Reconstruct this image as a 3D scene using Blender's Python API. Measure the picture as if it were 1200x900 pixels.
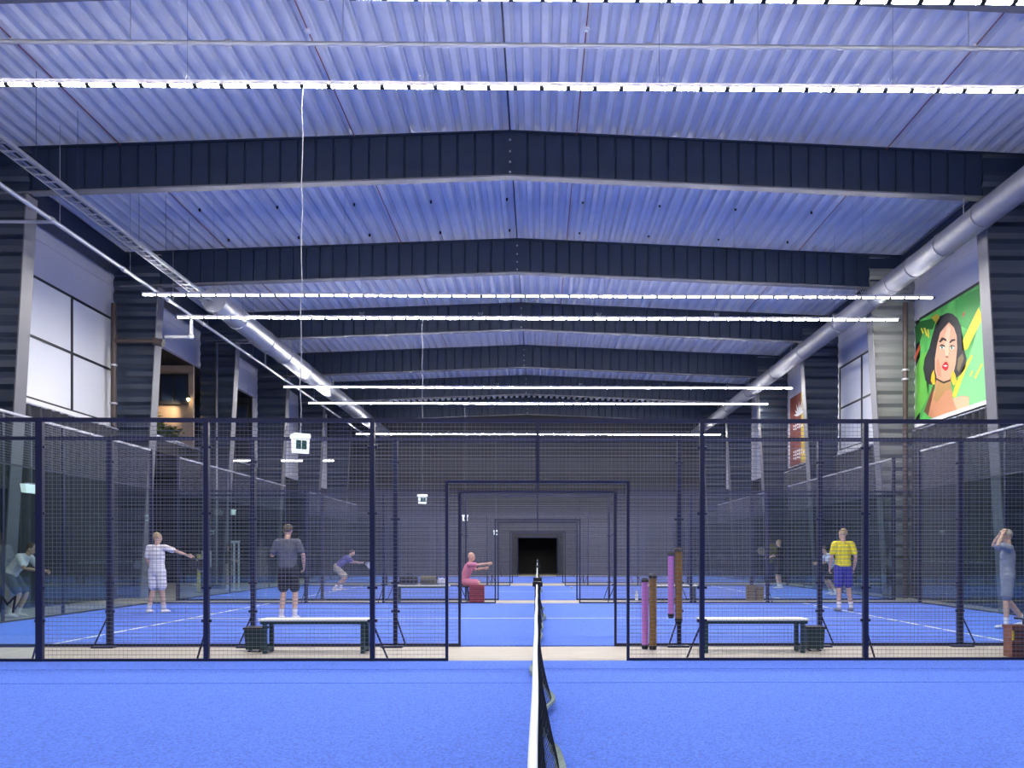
import bpy, bmesh, math, random
from mathutils import Vector, Matrix
random.seed(7)
for o in list(bpy.data.objects): bpy.data.objects.remove(o)
SC = bpy.context.scene
COL = SC.collection
PI = math.pi

# ------------------------------------------------------------------ camera
F, CX, HY = 985.0, 642.0, 648.0
YAW = math.radians(0.7)
CZ = 1.32
cam_d = bpy.data.cameras.new('camera')
cam = bpy.data.objects.new('camera', cam_d); COL.objects.link(cam)
cam.location = (0, 0, CZ)
cam.rotation_euler = (PI/2, 0, -YAW)
cam_d.sensor_fit = 'HORIZONTAL'; cam_d.sensor_width = 36.0
cam_d.lens = F/1200*36.0
cam_d.shift_x = -(CX-600)/1200
cam_d.shift_y = (HY-450)/1200
cam_d.clip_start = 0.05; cam_d.clip_end = 300
SC.camera = cam

def ray(px, py):
    a = (px-CX)/F; b = (HY-py)/F
    return Vector((a*math.cos(YAW)+math.sin(YAW), -a*math.sin(YAW)+math.cos(YAW), b))
def atY(px, py, Y):
    r = ray(px, py); t = Y/r.y
    return Vector((r.x*t, Y, CZ+r.z*t))
def atX(px, py, X):
    r = ray(px, py); t = X/r.x
    return Vector((X, r.y*t, CZ+r.z*t))
def floor_at(px, py):
    r = ray(px, py); t = -CZ/r.z
    return Vector((r.x*t, r.y*t, 0))

# ------------------------------------------------------------------ world / exposure
w = bpy.data.worlds.new('world'); SC.world = w; w.use_nodes = True
w.node_tree.nodes['Background'].inputs[0].default_value = (0.02, 0.025, 0.05, 1)
w.node_tree.nodes['Background'].inputs[1].default_value = 0.3
SC.view_settings.view_transform = 'Standard'
SC.view_settings.look = 'None'
SC.view_settings.gamma = 1.0
SC.view_settings.use_curve_mapping = False
SC.view_settings.exposure = 0.0
LED = 235.0                      # luminance of the lamp diffusers

# ------------------------------------------------------------------ materials
M = {}
def mat(name, col, rough=0.6, metal=0.0, noise=0.0, nscale=8.0, bump=0.0, bscale=60.0, spec=0.5):
    m = bpy.data.materials.new(name); m.use_nodes = True
    nt = m.node_tree; b = nt.nodes['Principled BSDF']
    b.inputs['Base Color'].default_value = (*col, 1)
    b.inputs['Roughness'].default_value = rough
    b.inputs['Metallic'].default_value = metal
    b.inputs['Specular IOR Level'].default_value = spec
    if noise or bump:
        tc = nt.nodes.new('ShaderNodeTexCoord')
    if noise:
        n = nt.nodes.new('ShaderNodeTexNoise'); n.inputs['Scale'].default_value = nscale; n.inputs['Detail'].default_value = 6
        nt.links.new(tc.outputs['Object'], n.inputs['Vector'])
        r = nt.nodes.new('ShaderNodeValToRGB')
        lo = tuple(max(0, c*(1-noise)) for c in col); hi = tuple(min(1, c*(1+noise)) for c in col)
        r.color_ramp.elements[0].color = (*lo, 1); r.color_ramp.elements[1].color = (*hi, 1)
        r.color_ramp.elements[0].position = 0.3; r.color_ramp.elements[1].position = 0.7
        nt.links.new(n.outputs['Fac'], r.inputs['Fac']); nt.links.new(r.outputs['Color'], b.inputs['Base Color'])
    if bump:
        n2 = nt.nodes.new('ShaderNodeTexNoise'); n2.inputs['Scale'].default_value = bscale; n2.inputs['Detail'].default_value = 4
        nt.links.new(tc.outputs['Object'], n2.inputs['Vector'])
        bp = nt.nodes.new('ShaderNodeBump'); bp.inputs['Strength'].default_value = bump; bp.inputs['Distance'].default_value = 0.01
        nt.links.new(n2.outputs['Fac'], bp.inputs['Height']); nt.links.new(bp.outputs['Normal'], b.inputs['Normal'])
    M[name] = m; return m
def emis(name, col, s):
    m = bpy.data.materials.new(name); m.use_nodes = True
    b = m.node_tree.nodes['Principled BSDF']
    b.inputs['Base Color'].default_value = (0.8, 0.8, 0.8, 1)
    b.inputs['Emission Color'].default_value = (*col, 1); b.inputs['Emission Strength'].default_value = s
    M[name] = m; return m

mat('turf', (0.072, 0.178, 0.84), 0.85, noise=0.42, nscale=55, bump=0.8, bscale=160, spec=0.15)
mat('line', (0.85, 0.87, 0.88), 0.8)
mat('concrete', (0.37, 0.335, 0.285), 0.55, noise=0.06, nscale=3)
mat('deck', (0.62, 0.64, 0.74), 0.45, noise=0.05, nscale=2.0, bump=0.12, bscale=5)
mat('navy', (0.008, 0.019, 0.050), 0.5, noise=0.08, nscale=5)
mat('navy_gloss', (0.018, 0.030, 0.058), 0.38, spec=0.9)
mat('lit_web', (0.20, 0.21, 0.215), 0.4, spec=0.8)  # lighter stand-in for navy_gloss: lamplight on one column painted into its colour
mat('flange', (0.15, 0.15, 0.175), 0.5)
mat('panel', (0.62, 0.62, 0.70), 0.45, noise=0.03, nscale=1.2)
mat('pane', (0.80, 0.81, 0.84), 0.35)
mat('mullion', (0.02, 0.022, 0.03), 0.5)
mat('darkwall', (0.006, 0.007, 0.011), 0.7, noise=0.1, nscale=3)
mat('curtain', (0.035, 0.037, 0.046), 0.85)
mat('black', (0.008, 0.008, 0.010), 0.6)
mat('fence', (0.020, 0.023, 0.060), 0.4, spec=0.4)
mat('wire', (0.20, 0.205, 0.255), 0.35, spec=0.5)
mat('galv', (0.42, 0.44, 0.52), 0.40, metal=0.8, noise=0.06, nscale=6)
mat('duct_grey', (0.20, 0.205, 0.25), 0.5, metal=0.2, noise=0.08, nscale=5)
mat('pipe', (0.45, 0.46, 0.52), 0.35, metal=0.3)
mat('brownpipe', (0.07, 0.05, 0.045), 0.5)
mat('redcable', (0.22, 0.04, 0.05), 0.5)
mat('white', (0.82, 0.83, 0.85), 0.5)
mat('housing', (0.70, 0.66, 0.72), 0.5)
mat('nettape', (0.82, 0.90, 0.90), 0.7)
mat('netcord', (0.012, 0.016, 0.02), 0.6)
mat('netband', (0.22, 0.30, 0.27), 0.7, noise=0.25, nscale=15)
mat('benchtop', (0.78, 0.82, 0.80), 0.45)
mat('darkgreen', (0.012, 0.045, 0.045), 0.5)
mat('tubebrown', (0.22, 0.12, 0.02), 0.5, noise=0.25, nscale=20)
mat('tubepink', (0.55, 0.20, 0.62), 0.5)
mat('redbin', (0.36, 0.035, 0.045), 0.6, noise=0.2, nscale=10)
mat('brownbin', (0.20, 0.075, 0.045), 0.6, noise=0.25, nscale=10)
mat('olivebin', (0.22, 0.17, 0.07), 0.6)
mat('olive', (0.10, 0.11, 0.06), 0.8)
mat('yellow', (0.75, 0.62, 0.03), 0.6)
mat('cable', (0.33, 0.34, 0.40), 0.6)
mat('brownwall', (0.33, 0.25, 0.19), 0.8, noise=0.1, nscale=4)
mat('leaf', (0.13, 0.19, 0.03), 0.6, noise=0.4, nscale=9)
mat('signgreen', (0.01, 0.09, 0.07), 0.5)
mat('skin', (0.62, 0.38, 0.27), 0.55)
mat('hairbrown', (0.09, 0.055, 0.03), 0.7)
mat('hairblond', (0.42, 0.30, 0.16), 0.7)
mat('hairgrey', (0.35, 0.30, 0.25), 0.7)
for n, c in dict(c_white=(0.80, 0.76, 0.78), c_grey=(0.085, 0.09, 0.115), c_black=(0.012, 0.012, 0.016), c_purple=(0.12, 0.11, 0.36),
                 c_pink=(0.62, 0.20, 0.30), c_yellow=(0.80, 0.68, 0.02), c_navy=(0.03, 0.03, 0.28), c_lgrey=(0.24, 0.25, 0.31),
                 c_olive=(0.11, 0.10, 0.06), c_beige=(0.50, 0.43, 0.33), c_pale=(0.60, 0.62, 0.75)).items():
    mat(n, c, 0.85, noise=0.08, nscale=12)
emis('led', (1.0, 0.965, 0.92), LED)
emis('lamp', (1.0, 0.97, 0.93), 12)
emis('warm', (1.0, 0.72, 0.35), 40)
emis('signwhite', (0.93, 1.0, 1.0), 0.8)
# clear court glass: thin panes, so see-through plus a Fresnel mirror, faintly green
m = bpy.data.materials.new('glass'); m.use_nodes = True; nt = m.node_tree; nt.nodes.clear()
out = nt.nodes.new('ShaderNodeOutputMaterial'); mx = nt.nodes.new('ShaderNodeMixShader')
tr = nt.nodes.new('ShaderNodeBsdfTransparent'); tr.inputs[0].default_value = (0.93, 0.975, 0.97, 1)
gl = nt.nodes.new('ShaderNodeBsdfGlossy'); gl.inputs['Roughness'].default_value = 0.02; gl.inputs[0].default_value = (0.95, 1, 0.98, 1)
fr = nt.nodes.new('ShaderNodeFresnel'); fr.inputs[0].default_value = 1.5
geo = nt.nodes.new('ShaderNodeNewGeometry'); mi = nt.nodes.new('ShaderNodeMix'); mi.inputs[2].default_value = 1.5; mi.inputs[3].default_value = 1/1.5
nt.links.new(geo.outputs['Backfacing'], mi.inputs[0]); nt.links.new(mi.outputs[0], fr.inputs[0])
nt.links.new(fr.outputs[0], mx.inputs[0]); nt.links.new(tr.outputs[0], mx.inputs[1]); nt.links.new(gl.outputs[0], mx.inputs[2])
nt.links.new(mx.outputs[0], out.inputs[0]); M['glass'] = m
M['turf'].node_tree.nodes['Principled BSDF'].inputs['Sheen Weight'].default_value = 0.15

# ------------------------------------------------------------------ helpers
class MB:
    def __init__(s): s.v = []; s.f = []; s.sm = []
    def add(s, vs, fs, smooth=False):
        n = len(s.v); s.v += [tuple(v) for v in vs]
        for f in fs: s.f.append(tuple(i+n for i in f)); s.sm.append(smooth)
        return s
    def box(s, x0, x1, y0, y1, z0, z1):
        v = [(x, y, z) for z in (z0, z1) for (x, y) in ((x0, y0), (x1, y0), (x1, y1), (x0, y1))]
        return s.add(v, [(0,3,2,1), (4,5,6,7), (0,1,5,4), (1,2,6,5), (2,3,7,6), (3,0,4,7)])
    def prism(s, poly, axis, a, b):
        """extrude a polygon (list of 2D points) along an axis between a and b"""
        n = len(poly)
        def p(q, t):
            return (t, q[0], q[1]) if axis == 'x' else (q[0], t, q[1]) if axis == 'y' else (q[0], q[1], t)
        v = [p(q, a) for q in poly]+[p(q, b) for q in poly]
        fs = [tuple(range(n)), tuple(range(2*n-1, n-1, -1))]
        fs += [(i, i+n, (i+1) % n+n, (i+1) % n) for i in range(n)]
        return s.add(v, fs)
    def tube(s, pts, r, n=8, caps=True):
        pts = [Vector(p) for p in pts]; rs = r if isinstance(r, (list, tuple)) else [r]*len(pts)
        rings = []
        for i, p in enumerate(pts):
            d = (pts[min(i+1, len(pts)-1)]-pts[max(i-1, 0)]).normalized()
            ref = Vector((0, 0, 1)) if abs(d.z) < 0.9 else Vector((1, 0, 0))
            u = d.cross(ref).normalized(); v = u.cross(d)
            rings.append([p+u*math.cos(2*PI*(k+.5)/n)*rs[i]+v*math.sin(2*PI*(k+.5)/n)*rs[i] for k in range(n)])
        vs = [q for R in rings for q in R]; fs = []
        for i in range(len(pts)-1):
            for k in range(n):
                fs.append((i*n+k, i*n+(k+1) % n, (i+1)*n+(k+1) % n, (i+1)*n+k))
        s.add(vs, fs, n > 4)
        if caps:
            s.add(rings[0], [tuple(range(n-1, -1, -1))]); s.add(rings[-1], [tuple(range(n))])
        return s
    def ball(s, c, r, n=10, m=6):
        rx, ry, rz = r if isinstance(r, (list, tuple)) else (r, r, r)
        vs = [(c[0], c[1], c[2]-rz)]
        for j in range(1, m):
            t = -PI/2+PI*j/m
            for k in range(n):
                vs.append((c[0]+rx*math.cos(t)*math.cos(2*PI*k/n), c[1]+ry*math.cos(t)*math.sin(2*PI*k/n), c[2]+rz*math.sin(t)))
        vs.append((c[0], c[1], c[2]+rz)); fs = []
        for k in range(n): fs.append((0, 1+(k+1) % n, 1+k))
        for j in range(m-2):
            for k in range(n):
                a = 1+j*n+k; b = 1+j*n+(k+1) % n; fs.append((a, b, b+n, a+n))
        L = len(vs)-1
        for k in range(n): fs.append((L, 1+(m-2)*n+k, 1+(m-2)*n+(k+1) % n))
        return s.add(vs, fs, True)
    def mesh(s, name):
        me = bpy.data.meshes.new(name); me.from_pydata(s.v, [], s.f)
        me.polygons.foreach_set('use_smooth', s.sm); me.update(); return me
    def build(s, name, material, parent=None, loc=(0, 0, 0)):
        return link(name, s.mesh(name), material, parent, loc)
def link(name, me, material=None, parent=None, loc=(0, 0, 0), rot=(0, 0, 0)):
    if material is not None and not me.materials: me.materials.append(M[material])
    o = bpy.data.objects.new(name, me); COL.objects.link(o)
    o.location = loc; o.rotation_euler = rot
    if parent is not None: o.parent = parent
    return o
def tag(o, label=None, cat=None, group=None, kind=None):
    if label: o['label'] = label
    if cat: o['category'] = cat
    if group: o['group'] = group
    if kind: o['kind'] = kind
    return o
def thing(name, loc, label, cat, group=None, rz=0, kind=None):
    o = bpy.data.objects.new(name, None); COL.objects.link(o); o.empty_display_size = 0.1
    o.location = loc; o.rotation_euler = (0, 0, rz)
    return tag(o, label, cat, group, kind)
def copy_tree(o, parent=None):
    c = o.copy(); COL.objects.link(c); c.parent = parent
    for ch in list(o.children): copy_tree(ch, c)
    return c
def bx(name, material, parent, x0, x1, y0, y1, z0, z1):
    return MB().box(x0, x1, y0, y1, z0, z1).build(name, material, parent)

# ------------------------------------------------------------------ layout (metres)
FY = [10.21, 11.87, 21.87, 23.5, 33.5, 36.75, 46.75]     # court side fences
COURTS = [(0.21, 10.21), (11.87, 21.87), (23.5, 33.5), (36.75, 46.75)]
WL, WR, RX = -12.46, 11.22, -0.60                         # side walls, ridge
ZB, RD, SL = 9.53, 1.01, 0.040                            # rafter soffit at ridge, depth, slope
BAY = 6.3
KY = lambda k: 18.42+BAY*k
SILL, HEAD = 5.09, 8.19
END = 49.92
def rz_(x): return ZB-abs(x-RX)*SL
def rtop(x): return rz_(x)+RD

# ------------------------------------------------------------------ floor and courts
fl = bx('floor', 'concrete', None, WL-5, WR+0.2, -7, END+6, -0.3, 0.0)
tag(fl, 'beige concrete hall floor showing in the aisles between the courts', kind='structure')
for i, (y0, y1) in enumerate(COURTS):
    c = thing('court_turf', (0, y0, 0), 'bright blue artificial turf of a padel court with white lines', None, kind='structure')
    bx('turf_carpet', 'turf', c, -10, 10, 0, 10, 0.0, 0.012)
    for sx in (-1, 1):
        bx('court_line', 'line', c, sx*6.95-0.025, sx*6.95+0.025, 0.0, 10, 0.012, 0.0145)
    if i: bx('court_line', 'line', c, -6.95, 6.95, 4.975, 5.025, 0.012, 0.0145)
    if i == 0:   # seams of the carpet rolls in front of the fence
        for yy in (8.25, 9.25): bx('carpet_seam', 'turf', c, -10, 10, yy, yy+0.012, 0.012, 0.0155)

# ------------------------------------------------------------------ ceiling deck: trapezoidal sheets, a bay long each
PITCH = 0.338
def deck_mesh(L):
    b = MB(); prof = []
    for i in range(3):
        x = i*PITCH
        prof += [(x, 0), (x+0.11, 0), (x+0.155, 0.07), (x+0.165, 0.07), (x+0.185, 0.145), (x+0.305, 0.145), (x+0.325, 0.07), (x+0.33, 0.07)]
    prof.append((3*PITCH, 0))
    n = len(prof)
    vs = [(p[0], 0, p[1]) for p in prof]+[(p[0], L, p[1]) for p in prof]
    b.add(vs, [(i, i+n, i+n+1, i+1) for i in range(n-1)])
    return b.mesh('deck_sheet')
ceil = thing('ceiling', (RX, 0, rtop(RX)), 'pale ribbed steel roof deck of the sports hall', None, kind='structure')
dm = deck_mesh(BAY)
ang = math.atan(SL); SW = 3*PITCH
for k in range(-4, 5):
    for j in range(12):
        o = link('deck_sheet', dm, 'deck', ceil, (j*SW*math.cos(ang), KY(k), -j*SW*math.sin(ang)), (0, ang, 0))
        o = link('deck_sheet', dm, 'deck', ceil, (-(j+1)*SW*math.cos(ang), KY(k), -(j+1)*SW*math.sin(ang)), (0, -ang, 0))
MB().box(-0.016, 0.016, KY(-3), END, -0.03, 0.02).build('ridge_strip', 'navy', ceil)
bx('roof_skin', 'darkwall', ceil, -12.4, 12.4, KY(-4), END+6, 0.2, 0.3)

# ------------------------------------------------------------------ portal frames
PP = 0.385
def web_panel_mesh(sign):
    b = MB(); t = 0.05
    def zz(x): return -sign*x*SL
    prof = [(0.0, 0.015), (0.02, t), (PP-0.035, t), (PP-0.015, 0.015), (PP, 0.015)]
    vs = []
    for side in (-1, 1):
        for (x, d) in prof:
            vs += [(x*sign, side*d, zz(x*sign)), (x*sign, side*d, RD-0.05+zz(x*sign))]
    fs = []
    n = len(prof)
    for i in range(n-1):
        a = 2*i; fs.append((a, a+2, a+3, a+1) if sign > 0 else (a, a+1, a+3, a+2))
        a = 2*n+2*i; fs.append((a, a+1, a+3, a+2) if sign > 0 else (a, a+2, a+3, a+1))
    b.add(vs, fs); return b.mesh('web_panel')
wpm = {s: web_panel_mesh(s) for s in (-1, 1)}
def slope_bar(name, m_, parent, sign, L, y0, y1, z0, z1):
    b = MB(); vs = []
    for x in (0, L):
        for (y, z) in ((y0, z0), (y1, z0), (y1, z1), (y0, z1)): vs.append((sign*x, y, z-x*SL))
    fs = [(0,1,2,3), (4,7,6,5), (0,4,5,1), (1,5,6,2), (2,6,7,3), (3,7,4,0)]
    return b.add(vs, fs).build(name, m_, parent)
CTOP, CBASE = 1.32, 0.80         # column depth at the haunch and at the floor
def column(fr_, side, xw, web='navy_gloss'):
    """tapered column on wall xw; side -1 left, +1 right; web faces along the hall"""
    s = -side; HT = rz_(xw)-0.0
    def xin(z): return xw+s*(0.12+CBASE+(CTOP-CBASE)*z/HT)
    b = MB(); f0 = Vector((xin(0), 0, 0)); f1 = Vector((xin(HT), 0, HT))
    vs = []
    for p in (f0, f1):
        for (dx, y) in ((0, -0.2), (s*0.03, -0.2), (s*0.03, 0.2), (0, 0.2)): vs.append((p.x+dx, y, p.z))
    b.add(vs, [(0,1,2,3), (4,7,6,5), (0,4,5,1), (1,5,6,2), (2,6,7,3), (3,7,4,0)])
    b.build('column_flange', 'flange', fr_)
    z = 0.0
    while z < HT+RD-0.1:
        z1 = min(z+0.375, HT+RD); b = MB(); vs = []
        prof = [(z, 0.02), (z+0.10, 0.085), (z+0.24, 0.085), (z1-0.02, 0.02), (z1, 0.02)]
        if z1-z < 0.34: break
        for sd in (-1, 1):
            for (q, d) in prof:
                xi = xin(min(q, HT)) if q < HT else xin(HT)
                vs += [(xw+s*0.1, sd*d, q), (xi, sd*d, q)]
        n = len(prof); fs = []
        for i in range(n-1):
            a = 2*i; fs.append((a, a+1, a+3, a+2)); a += 2*n; fs.append((a, a+2, a+3, a+1))
        b.add(vs, fs).build('column_web_panel', web, fr_); z = z1
for k in range(-1, 6):
    fr_ = thing('portal_frame', (0, KY(k), 0), 'dark navy portal frame of corrugated-web steel spanning the hall', None, 'portal frames of the hall', kind='structure')
    for sign, xw in ((-1, WL), (1, WR)):
        L = abs(xw-RX)
        piv = (RX, 0, ZB)
        o = slope_bar('rafter_flange', 'flange', fr_, sign, L-0.3, -0.11, 0.11, 0.0, 0.035); o.location = piv
        o = slope_bar('rafter_top_flange', 'navy', fr_, sign, L-0.3, -0.11, 0.11, RD-0.035, RD-0.004); o.location = piv
        n = int((L-CTOP)/PP)
        for i in range(n):
            link('web_panel', wpm[sign], 'navy', fr_, (RX+sign*i*PP, 0, ZB+0.03-i*PP*SL))
        x0 = n*PP
        o = MB().box(*(sorted((sign*x0, sign*(L-0.12)))), -0.03, 0.03, 0, RD-0.1).build('haunch_plate', 'navy', fr_)
        o.location = (RX, 0, rz_(RX+L)+0.0+0.05)
        column(fr_, sign, xw, 'lit_web' if (k == 1 and sign > 0) else 'navy_gloss')
    for j, zz in enumerate((0.1, 0.32, 0.55, 0.8)):
        MB().tube([(0, -0.09, 0), (0, 0.09, 0)], 0.025, 6).build('splice_bolt', 'galv', fr_, (RX, 0, ZB+zz))
    bx('splice_plate', 'navy', fr_, RX-0.02, RX+0.02, -0.075, 0.075, ZB+0.02, ZB+RD-0.03)

# eave beams along both walls
for nm, xw, s in (('trim_1', WL, 1), ('trim_2', WR, -1)):
    z1 = rtop(xw)-0.02
    o = bx(nm, 'navy', None, *sorted((xw+s*0.12, xw+s*0.55)), KY(-1), END, z1-0.62, z1-0.03)
    tag(o, 'dark eave beam running along the top of the side wall', kind='structure')

# ------------------------------------------------------------------ side walls
wallL = thing('wall_left', (WL, 0, 0), 'left side wall of pale panels above dark cladding', None, kind='structure')
wallR = thing('wall_right', (WR, 0, 0), 'right side wall of pale panels above dark cladding', None, kind='structure')
def bay_panels(wall, side, y0, y1, z0, z1, n, m_):
    for i in range(n):
        a = z0+(z1-z0)*i/n; b_ = z0+(z1-z0)*(i+1)/n
        x = (-0.15, 0.0) if side < 0 else (0.0, 0.15)
        bx('wall_panel', m_, wall, x[0], x[1], y0, y1, a+0.004, b_-0.004)
for k in range(-4, 5):
    y0, y1 = KY(k), KY(k+1)
    top = rtop(WL)
    bay_panels(wallL, -1, y0, y1, HEAD, top, 2, 'panel')
    bay_panels(wallR, 1, y0, y1, HEAD, top, 2, 'panel')
    bay_panels(wallR, 1, y0, y1, 0, SILL, 4, 'darkwall')
    if k in (1, 2): continue
    bay_panels(wallL, -1, y0, y1, 0, SILL, 4, 'darkwall')
    if k not in (-1, 0): bay_panels(wallL, -1, y0, y1, SILL, HEAD, 2, 'panel')
for k in (-4, -3, -2, 2, 3, 4): bay_panels(wallR, 1, KY(k), KY(k+1), SILL, HEAD, 2, 'panel')
def window(name, xw, side, y0, y1, label):
    wd = thing(name, (xw, y0, SILL), label, None, kind='structure')
    s = -side; n = 3; w_ = (y1-y0)/n; zm = (6.66-SILL)
    H = HEAD-SILL
    for i in range(n):
        for (a, b_) in ((0.0, zm), (zm, H)):
            bx('pane', 'pane', wd, *sorted((-s*0.10, s*0.0)), i*w_+0.03, (i+1)*w_-0.03, a+0.03, b_-0.03)
    for i in range(n+1):
        bx('mullion', 'mullion', wd, *sorted((-s*0.1, s*0.035)), i*w_-0.03, i*w_+0.03, 0.0, H)
    for z in (0.03, zm, H-0.03):
        bx('transom', 'mullion', wd, *sorted((-s*0.1, s*0.03)), 0, y1-y0, z-0.03, z+0.03)
    bx('window_sill', 'pane', wd, *sorted((-s*0.02, s*0.14)), 0, y1-y0, -0.14, -0.02)
window('window_1', WL, -1, KY(-1), KY(0), 'white panelled window band with dark bars on the left wall, bay before the near column')
window('window_2', WL, -1, KY(0), KY(1), 'white panelled window band with dark bars above the black curtain')
window('window_3', WR, 1, KY(1), KY(2), 'white panelled window band on the right wall beyond the portrait poster')
window('window_4', WR, 1, KY(-1), KY(0), 'white panelled window band on the right wall before the portrait poster')
# wall behind the poster
bay_panels(wallR, 1, KY(0), KY(1), SILL, HEAD, 1, 'darkwall')
# end walls
for nm, y, lab in (('wall_back', END, 'dark end wall of the hall around a black doorway'), ('wall_front', -6.9, 'dark wall behind the first court')):
    e = thing(nm, (0, y, 0), lab, None, kind='structure')
    if nm == 'wall_back':
        for (x0, x1, z0, z1) in ((WL-5, -1.25, 0, 2.25), (1.25, WR, 0, 2.25)):
            n = 8
            for i in range(n):
                bx('wall_panel', 'darkwall', e, x0+(x1-x0)*i/n+0.005, x0+(x1-x0)*(i+1)/n-0.005, 0, 0.15, z0, z1)
        for i in range(7):
            z0 = 2.25+i*1.2
            bx('wall_panel', 'darkwall', e, WL-5, WR, 0, 0.15, z0+0.005, min(z0+1.195, 10.9))
        bx('back_room', 'black', e, -3, 3, 5.6, 5.7, 0, 3)
    else:
        bx('wall_panel', 'darkwall', e, WL, WR, -0.15, 0, 0, 10.9)

# room under and on the mezzanine on the left side
mz = thing('mezzanine', (WL, KY(1), 0), 'dark mezzanine gallery opening in the left wall with a brown back wall', None, kind='structure')
D = 2*BAY
bx('gallery_slab', 'darkwall', mz, -4.5, -0.0, 0.1, D, SILL-0.45, SILL-0.02)
bx('gallery_ceiling', 'black', mz, -4.5, -0.16, 0, D, HEAD+0.0, HEAD+0.15)
bx('gallery_back_wall', 'brownwall', mz, -4.6, -4.45, 0, D, SILL, HEAD)
bx('lower_back_wall', 'darkwall', mz, -4.6, -4.45, 0, D, 0, SILL-0.45)
for i, y in enumerate((0.0, BAY, D)):
    bx('partition', 'darkwall' if i != 1 else 'brownwall', mz, -4.5, -0.16, y-0.06, y+0.06, SILL, HEAD)
for y in (0.0, D):
    bx('partition', 'darkwall', mz, -4.5, -0.16, y-0.06, y+0.06, 0, SILL-0.4)
for bayi in range(2):          # a row of small dark windows high on each far partition
    yf = BAY*(bayi+1)-0.12
    bx('gallery_window_frame', 'mullion', mz, -4.3, -0.3, yf-0.06, yf, 6.75, 7.85)
    for j in range(8):
        bx('gallery_window_pane', 'navy', mz, -4.2+j*0.49, -3.8+j*0.49, yf-0.075, yf-0.055, 6.85, 7.75)
bx('gallery_railing', 'galv', mz, 0.02, 0.06, 0.1, D, SILL+0.0, SILL+0.06)

# ------------------------------------------------------------------ court fences
WIRE = 0.0042
def wire_panel(w_, h):
    b = MB(); r = WIRE/2
    nx = round(w_/0.05); nz = round(h/0.05)
    for i in range(1, nx): 
        x = i*w_/nx; b.tube([(x, 0, 0), (x, 0, h)], r*0.62, 4, False)
    for i in range(1, nz):
        z = i*h/nz; b.tube([(0, -r*2, z), (w_, -r*2, z)], r*1.55, 4, False)
    return b.mesh('mesh_panel')
FH, GH = 2.95, 2.20
MP = {}
def mesh_panel(parent, x0, x1, z0, z1, rot=(0, 0, 0), y=0.0):
    key = (round(x1-x0, 3), round(z1-z0, 3))
    if key not in MP: MP[key] = wire_panel(*key)
    return link('mesh_panel', MP[key], 'wire', parent, (x0, y, z0), rot)
def make_fence():
    f = thing('court_fence', (0, 0, 0), 'navy welded-mesh court fence with an open gateway in the middle', 'fence', 'court side fences')
    for s in (-1, 1):
        for x in (2, 4, 6):
            wp = 0.040 if x == 6 else 0.028
            p = bx('post', 'fence', f, s*x-wp, s*x+wp, -0.03, 0.03, 0.0, FH)
            for zz in (0.5, 0.9, 1.8, 2.6):
                MB().tube([(s*x-0.06, 0, zz), (s*x+0.06, 0, zz)], 0.018, 6).build('clamp', 'fence', p)
            b = MB(); d = 0.16
            b.tube([(s*x, 0.03, 0.46), (s*x-s*d*(-1 if x != 2 else 1), 0.12, 0.03)], 0.012, 6)
            b.box(s*x-0.12, s*x+0.18, 0.03, 0.17, 0.0, 0.025).build('foot_brace', 'fence', f)
        gx = s*1.1
        bx('gate_post', 'fence', f, gx-0.017, gx+0.017, -0.02, 0.02, 0.0, GH)
        bx('bottom_rail', 'fence', f, *sorted((s*1.1, s*10.0)), -0.022, 0.022, 0.0, 0.045)
        a, b_ = sorted((s*1.1, s*2)); mesh_panel(f, a, b_, 0.04, GH)
        a, b_ = sorted((s*1.1, s*2)); mesh_panel(f, a, b_, GH, FH)
        a, b_ = sorted((0, s*1.1)); mesh_panel(f, a, b_, GH, FH)
        for x in (2, 4):
            a, b_ = sorted((s*x, s*(x+2))); mesh_panel(f, a, b_, 0.04, FH)
        for x in (6, 8):
            a, b_ = sorted((s*x+s*0.05, s*(x+2)-s*0.01))
            bx('glass_pane', 'glass', f, a, b_, -0.005, 0.005, 0.05, FH-0.05)
        bx('corner_post', 'fence', f, s*10-0.045, s*10+0.045, -0.03, 0.03, 0.0, 4.0)
    bx('top_rail', 'fence', f, -10, 10, -0.025, 0.025, FH-0.05, FH)
    bx('gate_header', 'fence', f, -1.1, 1.1, -0.02, 0.02, GH-0.035, GH)
    bx('centre_post', 'fence', f, -0.02, 0.02, -0.02, 0.02, GH, FH)
    return f
fproto = make_fence()
for i, y in enumerate(FY):
    o = fproto if i == 0 else copy_tree(fproto)
    o['label'] = ['navy mesh court fence standing in front of the two slatted benches', 'navy mesh court fence behind the two slatted benches, ball tubes strapped on',
                  'navy mesh court fence just in front of the bags bench', 'navy mesh court fence just behind the bags bench',
                  'navy mesh court fence before the aisle with the tiny exit sign', 'navy mesh court fence behind the aisle with the tiny exit sign',
                  'navy mesh court fence right before the black doorway'][i]
    o.location = (0, y, 0)
    if i % 2: o.rotation_euler = (0, 0, PI)       # braces and feet stand in the aisle
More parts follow.
